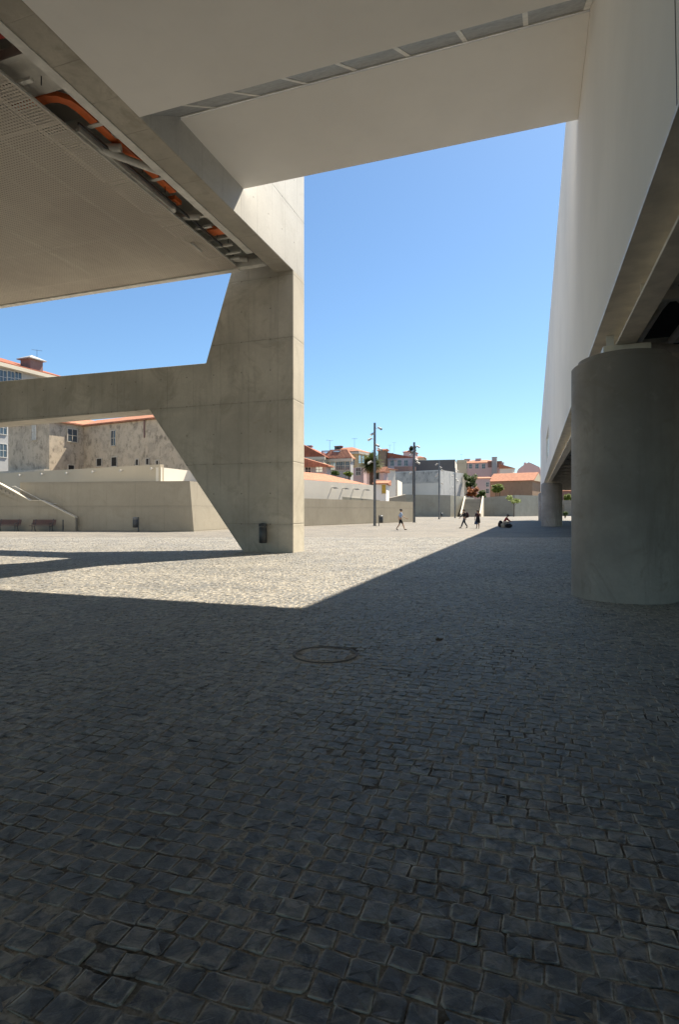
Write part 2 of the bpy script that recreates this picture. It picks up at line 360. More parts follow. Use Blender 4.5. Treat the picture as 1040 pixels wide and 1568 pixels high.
# far paving: a sheet with a hole where the single setts lie
NEAR_Y0, NEAR_Y1 = 0.9, 34.0
def halfw(y): return 0.64*y+2.2
def sheet(name, polys, mat, z, rz):
    me = MB()
    for p in polys:
        me.add([(x, y, z) for x, y in p], [tuple(range(len(p)))])
    return me.build(name, mat, None, (0,0,0), rz)
w0, w1 = halfw(NEAR_Y0), halfw(NEAR_Y1)
def toS(p):  # world -> buildings' axes
    return (p[0]*ct-p[1]*st, p[0]*st+p[1]*ct)
polys = [[(-260,-70),(260,-70),(w0,NEAR_Y0),(-w0,NEAR_Y0)], [(260,-70),(260,330),(w1,NEAR_Y1),(w0,NEAR_Y0)],
         [(260,330),(-260,330),(-w1,NEAR_Y1),(w1,NEAR_Y1)], [(-260,330),(-260,-70),(-w0,NEAR_Y0),(-w1,NEAR_Y1)]]
structure(sheet('plaza_paving', [[toS(p) for p in q] for q in polys], 'farpave', 0.0, -TH))

MH = toS((P(498, 6.32).x, 6.32)); MH_R = 0.345                             # manhole centre in buildings' axes
def setts():
    """every single stone of the near paving, in rows along the buildings' axes"""
    rng = np.random.default_rng(3)
    stones = []
    corners = [toS(p) for p in ((-w0,NEAR_Y0),(w0,NEAR_Y0),(w1,NEAR_Y1),(-w1,NEAR_Y1))]
    Ymin = min(c[1] for c in corners)-0.2; Ymax = max(c[1] for c in corners)+0.2
    Xmin = min(c[0] for c in corners); Xmax = max(c[0] for c in corners)
    y = Ymin
    while y < Ymax:
        rh = rng.uniform(0.096, 0.116)
        n = int((Xmax-Xmin)/0.1)+5
        ws = rng.uniform(0.084, 0.130, n); xs = Xmin+np.concatenate([[0], np.cumsum(ws)[:-1]])+rng.uniform(0, 0.1)
        xm = xs+ws/2
        wob = 0.035*np.sin(xm*0.9+0.4*y)+0.02*np.sin(xm*2.3+y*1.7+1)
        ym = y+rh/2+wob
        wx = xm*ct+ym*st; wy = -xm*st+ym*ct
        k = (wy > NEAR_Y0+0.02) & (wy < NEAR_Y1-0.02) & (np.abs(wx) < 0.64*wy+2.2-0.02)
        k &= (xm-MH[0])**2+(ym-MH[1])**2 > (MH_R+0.058)**2
        stones.append(np.stack([xm[k], ym[k], ws[k], np.full(k.sum(), rh), wy[k]], 1)); y += rh
    for r in range(-3, 4):                                                # the stones set into the manhole lid
        x = -0.36+(0.03 if r % 2 else 0)
        while x < 0.36:
            w = rng.uniform(0.08, 0.115); xm = x+w/2; ym = r*0.1
            if math.hypot(abs(xm)+w/2-0.012, abs(ym)+0.038) < MH_R-0.012:
                c, s_ = math.cos(0.9), math.sin(0.9)
                stones.append(np.array([[MH[0]+xm, MH[1]+ym, w, 0.098, 6.0]]))
            x += w
    st_ = np.concatenate(stones); N = len(st_)
    xm, ym, w, h, wy = st_.T
    hx = w/2-rng.uniform(0.0, 0.006, N); hy = h/2-rng.uniform(0.0, 0.006, N)
    ang = rng.normal(0, 0.045, N); top = np.clip(rng.normal(0.0008, 0.0020, N), -0.002, 0.007); tx = rng.normal(0, 0.020, N); ty = rng.normal(0, 0.020, N)
    base = np.array([(-1,-.55),(-.55,-1),(.55,-1),(1,-.55),(1,.55),(.55,1),(-.55,1),(-1,.55)], float)
    rings = [(1.0, -0.045, 1.0), (0.998, -0.0048, 1.0), (0.965, -0.0014, 0.85), (0.80, 0.0, 0.25)]
    V = []; E = []
    jit = rng.normal(0, 0.055, (N, 8, 2)); cor = rng.uniform(0.74, 0.97, (N, 8))
    b = np.where(np.abs(base)[None] > 0.9, base[None], np.sign(base)[None]*cor[:, :, None])+jit
    ca, sa = np.cos(ang)[:, None], np.sin(ang)[:, None]
    def place(px, py, dz):
        X = px*hx[:, None]; Y = py*hy[:, None]
        z = top[:, None]+dz+X*tx[:, None]+Y*ty[:, None]
        return np.stack([xm[:, None]+X*ca-Y*sa, ym[:, None]+X*sa+Y*ca, z], 2)
    for sc, dz, e in rings:
        d = dz+(rng.normal(0, 0.0018, (N, 8)) if dz > -0.02 else 0)
        V.append(place(b[:, :, 0]*sc, b[:, :, 1]*sc, d)); E.append(np.full((N, 8), e))
    V.append(place(rng.normal(0, .1, (N, 1)), rng.normal(0, .1, (N, 1)), 0.0002+rng.normal(0, 0.0005, (N, 1)))); E.append(np.zeros((N, 1)))
    V = np.concatenate(V, 1); E = np.concatenate(E, 1); K = V.shape[1]
    q = []
    for r in range(3):
        for i in range(8): q.append((r*8+i, r*8+(i+1) % 8, (r+1)*8+(i+1) % 8, (r+1)*8+i))
    q = np.array(q); tri = np.array([(24+i, 24+(i+1) % 8, 32) for i in range(8)])
    off = (np.arange(N)*K)[:, None, None]
    Q = (q[None]+off).reshape(-1, 4); T = (tri[None]+off).reshape(-1, 3)
    me = bpy.data.meshes.new('sett_paving')
    me.vertices.add(N*K); me.vertices.foreach_set('co', V.reshape(-1).astype(np.float32))
    loops = np.concatenate([Q.reshape(-1), T.reshape(-1)]).astype(np.int32)
    me.loops.add(len(loops)); me.loops.foreach_set('vertex_index', loops)
    me.polygons.add(len(Q)+len(T))
    me.polygons.foreach_set('loop_start', np.concatenate([np.arange(len(Q))*4, len(Q)*4+np.arange(len(T))*3]).astype(np.int32))
    sm = np.zeros(len(Q)+len(T), bool); me.polygons.foreach_set('use_smooth', sm)
    me.update(calc_edges=True)
    a = me.attributes.new('edge', 'FLOAT', 'POINT'); a.data.foreach_set('value', E.reshape(-1).astype(np.float32))
    me.materials.append(M['stone'])
    o = bpy.data.objects.new('sett_paving', me); COL.objects.link(o); o.rotation_euler = (0, 0, -TH)
    structure(o); print('setts', N)
setts()
structure(sheet('joint_sand', [[toS(p) for p in ((-w0-.05,NEAR_Y0-.05),(w0+.05,NEAR_Y0-.05),(w1+.05,NEAR_Y1+.05),(-w1-.05,NEAR_Y1+.05))]], 'joint', -0.0036, -TH))

# manhole ring
mh = thing('manhole_cover', 'round manhole cover inlaid with paving stones in the shaded foreground', 'manhole', (MH[0]*ct+MH[1]*st, -MH[0]*st+MH[1]*ct, 0), -TH)
rp = [(MH_R-0.008, -0.03), (MH_R-0.008, 0.004), (MH_R, 0.006), (MH_R+0.003, -0.004), (MH_R+0.007, 0.005), (MH_R+0.016, 0.006), (MH_R+0.018, -0.03)]
MB().lathe(rp, n=64).build('frame_ring', 'iron', mh)
del mh
m = MB()
random.seed(5)
for i in range(9):
    a = random.uniform(0, 6.28); d = random.uniform(0.0, 0.05); c = Vector((math.cos(a)*d, math.sin(a)*d, random.uniform(0.004, 0.02)))
    u = Vector((random.uniform(-1,1), random.uniform(-1,1), random.uniform(-.4,.6))).normalized()*random.uniform(.02,.045); w = u.orthogonal().normalized()*random.uniform(.008,.018)
    m.add([c-u, c-w, c+u+Vector((0,0,.006)), c+w], [(0,1,2,3)])
tag(m.build('dry_leaf_clump', 'bark', None, P(672, 6.98, 0.003)), 'small dark clump of dry leaves lying on the shaded paving', 'leaves')

# ------------------------------------------------------------------ structure: concrete portal on the left (axes of the buildings)
def XonY(px, Y):                                                            # where a bearing meets a plane of constant Y
    r = (px-CX)/F; return Y*(r*ct-st)/(ct+r*st)
def Zat(px, py, Y):
    X = XonY(px, Y); return EYE+(HY-py)/F*(-X*st+Y*ct)
BX0, BX1 = -9.37, -8.65; ZB = 10.7; ZTOP = 18.5; PY0, PY1 = 19.74, 20.84
portal = thing('concrete_portal', 'tall board-marked concrete pier with a cranked arm, carrying a long overhead beam', 'concrete frame', (0,0,0), -TH)
pp = lambda px, py: (XonY(px, PY0), Zat(px, py, PY0))
p1, p2, p3, p4 = pp(380, 846), pp(228, 627), pp(315, 556), pp(358, 415)
left_b = (XonY(-420, PY0), Zat(-420, 684, PY0)); left_t = (XonY(-420, PY0), Zat(-420, 621, PY0))
topx = p4[0]+0.25
MB().prism([(p1[0], -0.3), (BX1, -0.3), (BX1, ZTOP), (topx, ZTOP), (p4[0]+0.06, p4[1]+0.5), p3, left_t, left_b, p2], 1, PY0, PY1).build('pier', 'pier', portal, bevel=0.02)
MB().box(BX1+0.001, BX1+0.012, PY0+0.012, PY1-0.012, 0.0, ZB+0.015).build('pier_sunlit_sheet', 'pierside', portal)  # thin added sheet whose pale tone stands in for sun on the pier
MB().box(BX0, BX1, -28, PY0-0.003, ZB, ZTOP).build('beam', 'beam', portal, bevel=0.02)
MB().box(BX1+0.001, BX1+0.012, -27.9, PY1-0.02, ZB+0.02, ZTOP-.05).build('beam_sunlit_sheet', 'beamside', portal)  # thin added sheet, brightened in colour so the beam's flank looks sunlit

# hanging steelwork, sheets and services of the raised building left of the beam
annex = thing('raised_building', 'raised building on the left seen from below, with perforated metal soffit and open service gap', 'building', (0,0,0), -TH)
AY1 = 18.95; SX = -10.5
MB().box(-46, SX, -28, AY1-0.12, ZB+0.0, ZB+0.003).build('perforated_soffit', 'perf', annex)
MB().box(-46, SX-0.005, AY1-0.117, AY1+0.12, ZB-0.05, ZB+0.24).box(SX-0.005, BX0-0.05, AY1-0.117, AY1+0.12, ZB+0.0, ZB+0.24).build('fascia', 'metal_white', annex)
MB().box(-46, BX0-0.01, -28, AY1+0.24, 12.4, ZTOP).build('upper_storey', 'white', annex)
MB().box(-46, BX0-0.02, AY1+0.13, AY1+0.2, ZB+0.1, 12.39).build('end_wall', 'white', annex)
MB().box(-46, -11.35, -27.9, AY1-0.15, ZB+0.03, ZB+0.06).build('insulation_layer', 'felt', annex)
MB().box(SX+0.0, SX+0.025, -28, AY1-0.3, ZB-0.01, ZB+0.05).build('sheet_edge', 'metal_pale', annex)
# bottom flange of the edge truss beside the beam
MB().box(BX0-0.24, BX0-0.006, -28, 17.9, ZB-0.02, ZB+0.02).box(BX0-0.14, BX0-0.11, -28, 17.9, ZB+0.02, ZB+0.42).build('edge_flange', 'metal_white', annex)
ys = [4.5, 8.0, 11.6, 15.2, 18.4]
for a, b in zip(ys[:-1], ys[1:]):
    MB().tube((-9.9, a, ZB+0.35), (-9.9, (a+b)/2, 12.3), 0.12, n=14).build('truss_diagonal', 'metal_pale', annex)
    MB().tube((-9.9, (a+b)/2+0.02, 12.3), (-9.9, b, ZB+0.35), 0.12, n=14).build('truss_diagonal', 'metal_pale', annex)
for y in ys:
    MB().tube((-10.05, y+0.35, ZB+0.22), (-14.0, y-0.9, ZB+0.34), 0.10, n=12).build('cross_pipe', 'metal_pale', annex)
for y in (9.0, 11.2, 13.6, 15.8, 17.3):
    MB().box(-12.5, -9.62, y-0.06, y+0.06, ZB+0.34, ZB+0.40).box(-12.5, -9.62, y-0.012, y+0.012, ZB+0.40, ZB+0.62).build('cross_beam', 'metal_white', annex)
MB().tube((-10.44, 14.7, ZB+0.05), (-10.55, 14.9, ZB+1.3), 0.10, n=14).build('hanger_post', 'metal_white', annex)
MB().tube((-10.75, 11.3, ZB+0.13), (-9.66, 12.98, ZB+0.13), 0.095, n=14).build('brace_pipe', 'metal_white', annex)
# long light box of cable tray with lids
for k in range(4):
    y0 = 10.9+k*0.95
    MB().box(-10.47, -10.40, y0, y0+0.92, ZB+0.06, ZB+0.30).build('cable_tray', 'metal_pale', annex)
MB().box(-11.6, -9.75, 9.0, 10.05, ZB+0.40, ZB+0.44).build('white_panel', 'metal_white', annex)
m = MB()
pts = [(-11.6, 10.15), (-10.6, 10.15), (-10.38, 10.22), (-10.22, 10.4), (-10.17, 10.65), (-10.17, 14.35)]
w = 0.11
pv = [Vector(p) for p in pts]; Ls, Rs = [], []
for i_, p in enumerate(pv):
    d0 = (pv[i_]-pv[i_-1]).normalized() if i_ else (pv[1]-pv[0]).normalized(); d1 = (pv[i_+1]-pv[i_]).normalized() if i_+1 < len(pv) else d0
    nb = Vector((-(d0+d1).y, (d0+d1).x)).normalized(); k_ = w/max(.5, nb.dot(Vector((-d0.y, d0.x)))); Ls.append(p+nb*k_); Rs.append(p-nb*k_)
for i_ in range(len(pv)-1):
    q = [Rs[i_], Rs[i_+1], Ls[i_+1], Ls[i_]]
    m.hexa([(p.x, p.y, ZB+0.36) for p in q], [(p.x, p.y, ZB+0.48) for p in q])
m.build('orange_duct', 'orange', annex)
MB().box(-10.4, -9.75, 16.55, 16.95, ZB+0.3, ZB+0.42).build('orange_duct', 'orange', annex)
MB().box(-10.9, -10.25, 14.55, 14.9, ZB+0.3, ZB+0.42).build('orange_duct', 'orange', annex)
MB().tube((-14, 8.25, ZB+0.5), (-9.7, 8.55, ZB+0.5), 0.12, n=14).tube((-10.4, 8.3, ZB+0.55), (-10.4, 3, ZB+0.55), 0.07).build('red_pipe', 'red', annex)
for k, (y, x0, x1, dz) in enumerate(((9.35, -11.3, -10.2, .12), (15.35, -10.9, -10.3, .16), (16.2, -10.6, -10.0, .2), (17.45, -10.75, -9.95, .14), (17.95, -10.5, -9.9, .1), (18.3, -10.9, -10.15, .06))):
    MB().box(x0, x1, y-0.05, y+0.05, ZB+dz, ZB+dz+0.07).build('bracket', 'metal_white', annex)
for y in (9.6, 12.1, 13.0, 14.0, 16.9, 17.6):
    MB().tube((-10.2, y, ZB+0.2), (-10.2, y+0.02, 12.39), 0.012, n=6).build('hanger_rod', 'metal_dark', annex)
MB().box(-10.35, -10.3, 10.8, 18.2, ZB+0.14, ZB+0.2).build('tray_rail', 'metal_dark', annex)
MB().tube((-11.0, 16.55, ZB-0.02), (-10.85, 16.95, ZB-0.16), 0.045, n=10).build('spotlight', 'metal_pale', annex)

# ------------------------------------------------------------------ passage roof between the two buildings
WX = 1.08
roof = thing('passage_roof', 'wide white roof slab spanning overhead between the two raised buildings', 'roof', (0,0,0), -TH)
Y1r, Y2r, Y3r = 10.9, 12.5, 15.85
MB().box(BX1+0.004, WX-0.004, -28, Y1r, ZB+0.004, 13.4).build('lower_soffit', 'white', roof)
MB().box(BX1+0.004, WX-0.004, Y2r, Y3r, 11.7, 13.4).build('upper_soffit', 'white', roof)
# sloping vent band between the two soffits
dv = Vector((Y2r-Y1r, 11.7-ZB)); L = dv.length; dv /= L; nv = Vector((-dv.y, dv.x))
def slope(mb, x0, x1, a0, a1, n0, n1):
    def q(a, n): 
        v = Vector((Y1r, ZB))+dv*a+nv*n; return (v.x, v.y)
    return mb.prism([q(a0, n0), q(a1, n0), q(a1, n1), q(a0, n1)], 0, x0, x1)
slope(MB(), BX1+0.01, WX-0.01, 0.02, L-0.02, 0.055, 0.10).build('vent_panel', 'ventglass', roof)
m = MB(); slope(m, BX1+0.01, WX-0.01, 0.0, 0.10, 0.03, 0.09); slope(m, BX1+0.01, WX-0.01, L-0.06, L, 0.03, 0.09); m.build('vent_frame', 'metal_white', roof)
for k in range(8):
    x = -0.157-1.24*k if k else -0.157
    if x > BX1+0.3: slope(MB(), x-0.05, x+0.05, 0.10, L-0.06, 0.04, 0.098).build('vent_rib', 'metal_white', roof)
slope(MB(), WX-0.14, WX-0.02, 0.13, L-0.09, 0.035, 0.098).build('vent_rib', 'metal_white', roof)

# ------------------------------------------------------------------ museum building on the right
mus = thing('museum_building', 'long white raised building on the right, standing on round concrete columns', 'building', (0,0,0), -TH)
WZ0, WZ1 = EYE+3.2, 15.4; MY1 = 103.0
wy0, wy1, wz0, wz1 = 46.5, 56.0, EYE+4.35, EYE+6.65
fw = MB()
fw.box(WX, WX+0.35, -28, wy0, WZ0, WZ1).box(WX, WX+0.35, wy1, MY1, WZ0, WZ1).box(WX, WX+0.35, wy0, wy1, WZ0, wz0).box(WX, WX+0.35, wy0, wy1, wz1, WZ1)
fw.build('wall', 'facade', mus)
MB().box(WX+0.12, WX+0.16, wy0, wy1, wz0, wz1).build('window', 'skyglass', mus)
MB().box(WX-0.012, WX+0.39, -28, MY1+0.02, WZ0-0.05, WZ0-0.003).build('wall_lip', 'steel_grey', mus)
MB().add([(WX-0.004, 5.13, WZ0), (WX-0.004, 5.145, WZ0), (WX-0.004, 5.545, EYE+8.6), (WX-0.004, 5.53, EYE+8.6), (WX+0.02, 5.13, WZ0), (WX+0.02, 5.145, WZ0), (WX+0.02, 5.545, EYE+8.6), (WX+0.02, 5.53, EYE+8.6)],
         [(0,1,2,3),(7,6,5,4),(0,4,5,1),(1,5,6,2),(2,6,7,3),(3,7,4,0)]).build('panel_joint', 'metal_dark', mus)
MB().box(WX+0.36, 48, -28, MY1, 8.2, WZ1-0.2).build('storey_body', 'facade', mus)
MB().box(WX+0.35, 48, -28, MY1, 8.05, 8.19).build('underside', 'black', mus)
# edge girder
GZ = EYE+2.95
MB().box(1.39, 1.70, -28, MY1-0.3, GZ, GZ+0.045).build('girder_flange', 'steel_grey', mus)
MB().box(1.47, 1.50, -28, MY1-0.3, GZ+0.045, 8.04).build('girder_web', 'steel_grey', mus)
for y in np.arange(-20, 100, 3.2):
    MB().box(1.405, 1.469, y, y+0.03, GZ+0.046, GZ+2.2).build('stiffener', 'steel_grey', mus)
MB().box(30, 30.3, -28, MY1-0.3, GZ, 8.04).build('girder_web', 'steel_dim', mus)
for y in np.arange(-18, 101, 4.0):
    m = MB().box(1.52, 29.9, y-0.07, y+0.07, GZ+0.32, GZ+0.46).box(1.52, 29.9, y-0.07, y+0.07, GZ+1.75, GZ+1.89)
    for k in range(12):
        x = 1.7+k*2.35; m.tube((x, y, GZ+0.46), (x+1.17, y, GZ+1.75), 0.06, n=8).tube((x+1.17, y, GZ+1.75), (x+2.35, y, GZ+0.46), 0.06, n=8)
    m.build('cross_girder', 'steel_dim', mus)
for y in np.arange(-18, 97, 4.0):
    MB().tube((1.9, y+0.1, GZ+0.75), (9.0, y+3.9, GZ+0.75), 0.10, n=10).build('wind_brace', 'steel_dim', mus)
for x in (2.6, 3.4, 6.5):
    MB().tube((x, -28, GZ+1.5), (x, MY1-1, GZ+1.5), 0.09, n=10).build('service_pipe', 'steel_dim', mus)

def column(name, label, X, Y, r, ztop):
    t = thing(name, label, 'column', S(X, Y), -TH, 'round concrete columns under the museum')
    MB().lathe([(r, -0.3), (r, ztop-0.03), (r-0.03, ztop)], n=64).build('shaft', 'column', t)
    MB().lathe([(r-0.12, ztop+0.002), (r-0.12, ztop+0.10), (r-0.16, ztop+0.12)], n=64).build('cap', 'column', t)
    b = MB().box(-0.40, 0.36, -r+0.32, -r+0.80, ztop+0.12, GZ-0.004).build('bearing_plate', 'steel_grey', t)
    MB().box(-0.345, -0.215, -r+0.40, -r+0.43, GZ+0.0, GZ+0.62).build('bearing_stiffener', 'metal_white', t)
    return t
column('concrete_column', 'thick round dark concrete column in the right foreground', 1.58, 11.71, 0.90, EYE+2.70)
cf = toS((P(845.3, 58).x, 58)); column('concrete_column', 'distant round concrete column beside the plaza under the white building', cf[0], cf[1], 1.03, EYE+2.72)
column('concrete_column', 'round concrete column standing at the far end of the white building', cf[0], 97.0, 1.03, EYE+2.72)

# ------------------------------------------------------------------ walls round the plaza
def wall_line(name, label, pts, thick, mat, z0=-0.2, bevel=0.0, cat='wall', coping=None, back=None):
    """upright wall along pts [(x, y, ztop), ...], thickness added on the far side"""
    m = MB(); cm = MB(); o0 = Vector((pts[0][0], pts[0][1], 0)); e = Vector((pts[-1][0], pts[-1][1], 0))-o0; a = math.atan2(e.y, e.x)
    L = [((Vector((p[0], p[1], 0))-o0).x*math.cos(a)+(Vector((p[0], p[1], 0))-o0).y*math.sin(a), -(Vector((p[0], p[1], 0))-o0).x*math.sin(a)+(Vector((p[0], p[1], 0))-o0).y*math.cos(a), p[2]) for p in pts]
    for p, q in zip(L[:-1], L[1:]):
        m.hexa([(p[0], p[1], z0), (q[0], q[1], z0), (q[0], q[1]+thick, z0), (p[0], p[1]+thick, z0)], [(p[0], p[1], p[2]), (q[0], q[1], q[2]), (q[0], q[1]+thick, q[2]), (p[0], p[1]+thick, p[2])])
        if coping:
            cm.hexa([(p[0], p[1]-.04, p[2]+.003), (q[0], q[1]-.04, q[2]+.003), (q[0], q[1]+thick+.04, q[2]+.003), (p[0], p[1]+thick+.04, p[2]+.003)], [(p[0], p[1]-.04, p[2]+coping), (q[0], q[1]-.04, q[2]+coping), (q[0], q[1]+thick+.04, q[2]+coping), (p[0], p[1]+thick+.04, p[2]+coping)])
    t = thing(name, label, cat, o0, a); m.build('wall_face', mat, t, bevel=bevel)
    if coping: cm.build('coping', 'coping', t)
    return t
def pz(px, py, yc): v = P(px, yc); return (v.x, v.y, Zp(py, yc))

# wall A: big block with a battered right side
A0 = P(30, 45.6); A1 = P(297, 43.4); back = Vector((st, ct, 0))*26
zA = Zp(737, 44)
t = thing('retaining_wall', 'grey concrete block wall behind the stairs, with a slanting sunlit right end', 'wall', A1, 0)
f0 = A0-A1; m = MB()
m.hexa([f0+Vector((0,0,-.2)), Vector((0,0,-.2)), back+Vector((0,0,-.2)), f0+back+Vector((0,0,-.2))],
       [f0+Vector((0,0,zA)), Vector((-0.36,0.1,zA)), back+Vector((-.36,0,zA)), f0+back+Vector((0,0,zA))])
m.build('wall_face', 'retain', t)
# upper cream terrace wall with a row of small lamps
U1 = P(245, 47.2); zU = Zp(711, 47.2); U0 = P(0, 58.5); U00 = U1+(U0-U1)*1.7
uw = thing('terrace_wall', 'cream upper terrace wall with a row of small lamps, below the old house', 'wall', U1, math.atan2((U1-U00).y, (U1-U00).x))
Lu = (U1-U00).length
MB().box(-Lu, 0, 0, 0.4, 0.0, zU).build('wall_face', 'cream', uw)
rb = toS((U1.x, U1.y))
w2 = wall_line('terrace_end_wall', 'bright cream end wall running back from the terrace, left of the pier', [(U1.x+0.05, U1.y+.02, Zp(715.5, 47.2)), tuple(S(rb[0]+0.05, rb[1]+24))[:2]+(Zp(715.5, 47.2),)], 0.5, 'offwhite', z0=0)
def wall_lamp(parent_pt, rz, label, group, drop=0.0):
    t = thing('wall_lamp', label, 'wall lamp', parent_pt, rz, group)
    MB().box(-0.03, 0.03, -0.30, -0.002, -0.03, 0.03).build('arm', 'metal_pale', t)
    MB().lathe([(0.07, -0.16), (0.09, -0.04), (0.06, 0.06)], 0, -0.30, 12).build('lamp_head', 'metal_pale', t)
    return t
proto = None
nm = ['first', 'second', 'third', 'fourth', 'fifth', 'sixth']
for k, (px, py) in enumerate(((33, 727), (67, 725.5), (105, 724), (145, 722), (188, 720), (235, 717))):
    # point on the wall line at that bearing
    r = (px-CX)/F; d = (U00-U1).normalized(); s_ = (r*U1.y-U1.x)/(d.x-r*d.y); q = U1+d*s_; z = Zp(py, q.y)
    lab = nm[k]+' small lamp from the left on the cream terrace wall'
    if proto is None: proto = wall_lamp((q.x, q.y, z), uw.rotation_euler.z, lab, 'small lamps along the cream terrace wall')
    else:
        c = copy_tree(proto); c.location = (q.x, q.y, z); c['label'] = lab
# stair with sloping parapet, bottom left
pa = [pz(-60, 716, 45), pz(0, 742, 44.9), pz(45, 767, 44.7), pz(63, 767, 44.6), pz(115, 793, 44.4)]
stw = wall_line('stair_parapet', 'concrete stair parapet with a pale sloping top edge at far left', pa, 0.3, 'retain', coping=0.07)
sx0 = P(116, 44.4); m = MB()
stair = thing('staircase', 'concrete stair rising to the left behind the sloping parapet', 'stairs', (sx0.x, sx0.y+0.35, 0), 0)
zb, xb = 0.0, 0.6
for k in range(26):
    zz = 0.155*(k+1); m.box(-0.32*(k+1)+0.6, -0.32*k+0.6-0.002, 0, 1.6, 0 if k == 0 else zz-0.31, zz)
m.build('steps', 'retain', stair)
hr = thing('handrail', 'thin metal handrail on the grey wall above the stairs', 'handrail', (0,0,0), 0)
yh = 45.15
def hp(px, py, y=yh): v = P(px, y, Zp(py, y)); return v
MB().path([hp(141, 796), hp(138, 797), hp(91, 771), hp(80, 771), hp(64, 766.5), hp(22, 744.5), hp(18, 745)], 0.022).build('rail', 'metal_pale', hr)
for px, py in ((135, 796), (110, 782), (85, 771), (60, 765), (35, 752)):
    v = hp(px, py); MB().tube(v+Vector((0,0,-.02)), v+Vector((0, 0.35, -.12)), 0.012, n=6).build('rail_bracket', 'metal_pale', hr)

def bench(label, loc, rz):
    t = thing('park_bench', label, 'bench', loc, rz, 'benches by the stair wall')
    for k in range(4): MB().box(-0.9, 0.9, -0.42+k*0.12, -0.32+k*0.12, 0.43, 0.46).build('seat_slat', 'wood_red', t)
    for k in range(4):
        z = 0.52+k*0.1; y = 0.04+k*0.035; MB().hexa([(-.9,y,z),(.9,y,z),(.9,y+.03,z),(-.9,y+.03,z)], [(-.9,y+.03,z+.085),(.9,y+.03,z+.085),(.9,y+.06,z+.085),(-.9,y+.06,z+.085)]).build('back_slat', 'wood_red', t)
    for x in (-0.68, 0.68):
        m = MB().path([(x,-.42,0), (x,-.36,.25), (x,-.4,.42), (x,0,.42), (x,.08,.55), (x,.2,.95)], 0.03).path([(x,.1,0), (x,0,.25), (x,0,.42)], 0.03).path([(x,-.4,.42), (x,-.42,.62), (x,.05,.64)], 0.02)
        m.build('leg', 'metal_dark', t)
    return t
b1 = bench('dark red slatted bench nearer the foot of the stairs', P(66, 43.8, 0), 0.0)
b2 = copy_tree(b1); b2.location = P(13, 44.0, 0); b2['label'] = 'dark red slatted bench at the left edge of the photo'
m = MB().tube((0,0,0), (0,0,0.85), 0.05, 0.05, 12).lathe([(0.08, 0), (0.08, 0.02), (0.05, 0.03)], n=12).ball((0,0,0.86), 0.06, 0.06, 0.05)
tag(m.build('bollard', 'metal_dark', None, P(96, 44.0)), 'small dark bollard between the bench and the stair foot', 'bollard')

def litter_bin(label, loc, rz, post=True, scale=1.0, group='grey litter bins'):
    t = thing('litter_bin', label, 'litter bin', loc, rz, group)
    if post: MB().box(0.20, 0.27, -0.04, 0.04, 0, 1.12).build('post', 'metal_dark', t)
    z = 0.32
    MB().lathe([(0.17, z), (0.19, z+0.02), (0.20, z+0.62), (0.185, z+0.63)], n=20).build('bin_body', 'metal_dark', t)
    MB().lathe([(0.205, z+0.66), (0.215, z+0.68), (0.19, z+0.76), (0.05, z+0.79)], n=20).build('lid', 'metal_lamp', t)
    return t
lb = litter_bin('dark litter bin on a post before the grey block wall', P(207, 43.1), 0)
for px, yc, lab in ((584, 59.5, 'dark litter bin beside the nearest lamp post'), (677, 122, 'small distant litter bin before the shaded grey wall')):
    c = copy_tree(lb); c.location = P(px, yc); c['label'] = lab; c.rotation_euler = (0, 0, math.pi)
pb = thing('litter_bin', 'dark cylindrical litter bin fixed to the concrete pier', 'litter bin', S(XonY(402.5, PY0-0.22), PY0-0.22, 0.0), -TH, 'grey litter bins')
z = Zat(402, 831, PY0)
MB().lathe([(0.13, z), (0.15, z+0.02), (0.15, z+0.60), (0.14, z+0.61)], n=20).build('bin_body', 'metal_dark', pb)
MB().lathe([(0.155, z+0.63), (0.16, z+0.65), (0.16, z+0.74), (0.04, z+0.76)], n=20).build('lid', 'metal_dark', pb)
MB().box(-0.03, 0.03, 0.13, 0.222, z+0.1, z+0.72).build('bracket', 'metal_dark', pb)

# right of the pier
wall_line('plaza_wall', 'long sunlit concrete wall with level top running back from the pier', [(-10.3, 47.2, 2.87), (10.7, 82, 2.87)], 0.4, 'retain')
e0 = Vector((10.7, 82, 0)); 
B0 = P(452, 61); B1 = P(572, 75.8)
cw = wall_line('cream_wall', 'bright cream wall carrying four bracket lamps, below the orange roof', [(B0.x, B0.y, EYE+3.42), (B1.x, B1.y, EYE+3.42)], 0.4, 'offwhite', z0=0)
wall_line('grey_plinth_wall', 'low grey wall with sloping top between the plaza wall and cream wall', [pz(440, 752.5, 60.6), pz(582, 766, 76.5)], 0.15, 'retain_grey', z0=0)
ba = math.atan2((B1-B0).y, (B1-B0).x)
for k, (px, py) in enumerate(((508, 747.5), (525, 748.5), (541.5, 749.5), (557.5, 750.5))):
    r = (px-CX)/F; d = (B1-B0).normalized(); s_ = (r*B0.y-B0.x)/(d.x-r*d.y); q = B0+d*s_; z = Zp(py, q.y)
    if k == 0:
        w4 = thing('bracket_lamp', 'leftmost bracket lamp on the bright cream wall', 'wall lamp', (q.x, q.y, z), ba, 'bracket lamps on the cream wall')
        MB().box(-0.05, 0.05, -0.75, -0.003, 0.0, 0.10).build('arm', 'metal_pale', w4)
        MB().box(-0.12, 0.12, -0.85, -0.35, -0.06, -0.003).build('lamp_head', 'metal_lamp', w4)
    else:
        c = copy_tree(w4); c.location = (q.x, q.y, z); c['label'] = ('second bracket lamp from the left on the bright cream wall', 'third bracket lamp from the left on the bright cream wall', 'rightmost bracket lamp on the bright cream wall')[k-1]
wall_line('ramp_wall', 'pale triangular ramp wall rising right behind the plaza wall end', [pz(574, 768, 92), pz(622, 757, 98)], 0.4, 'retain', z0=0)
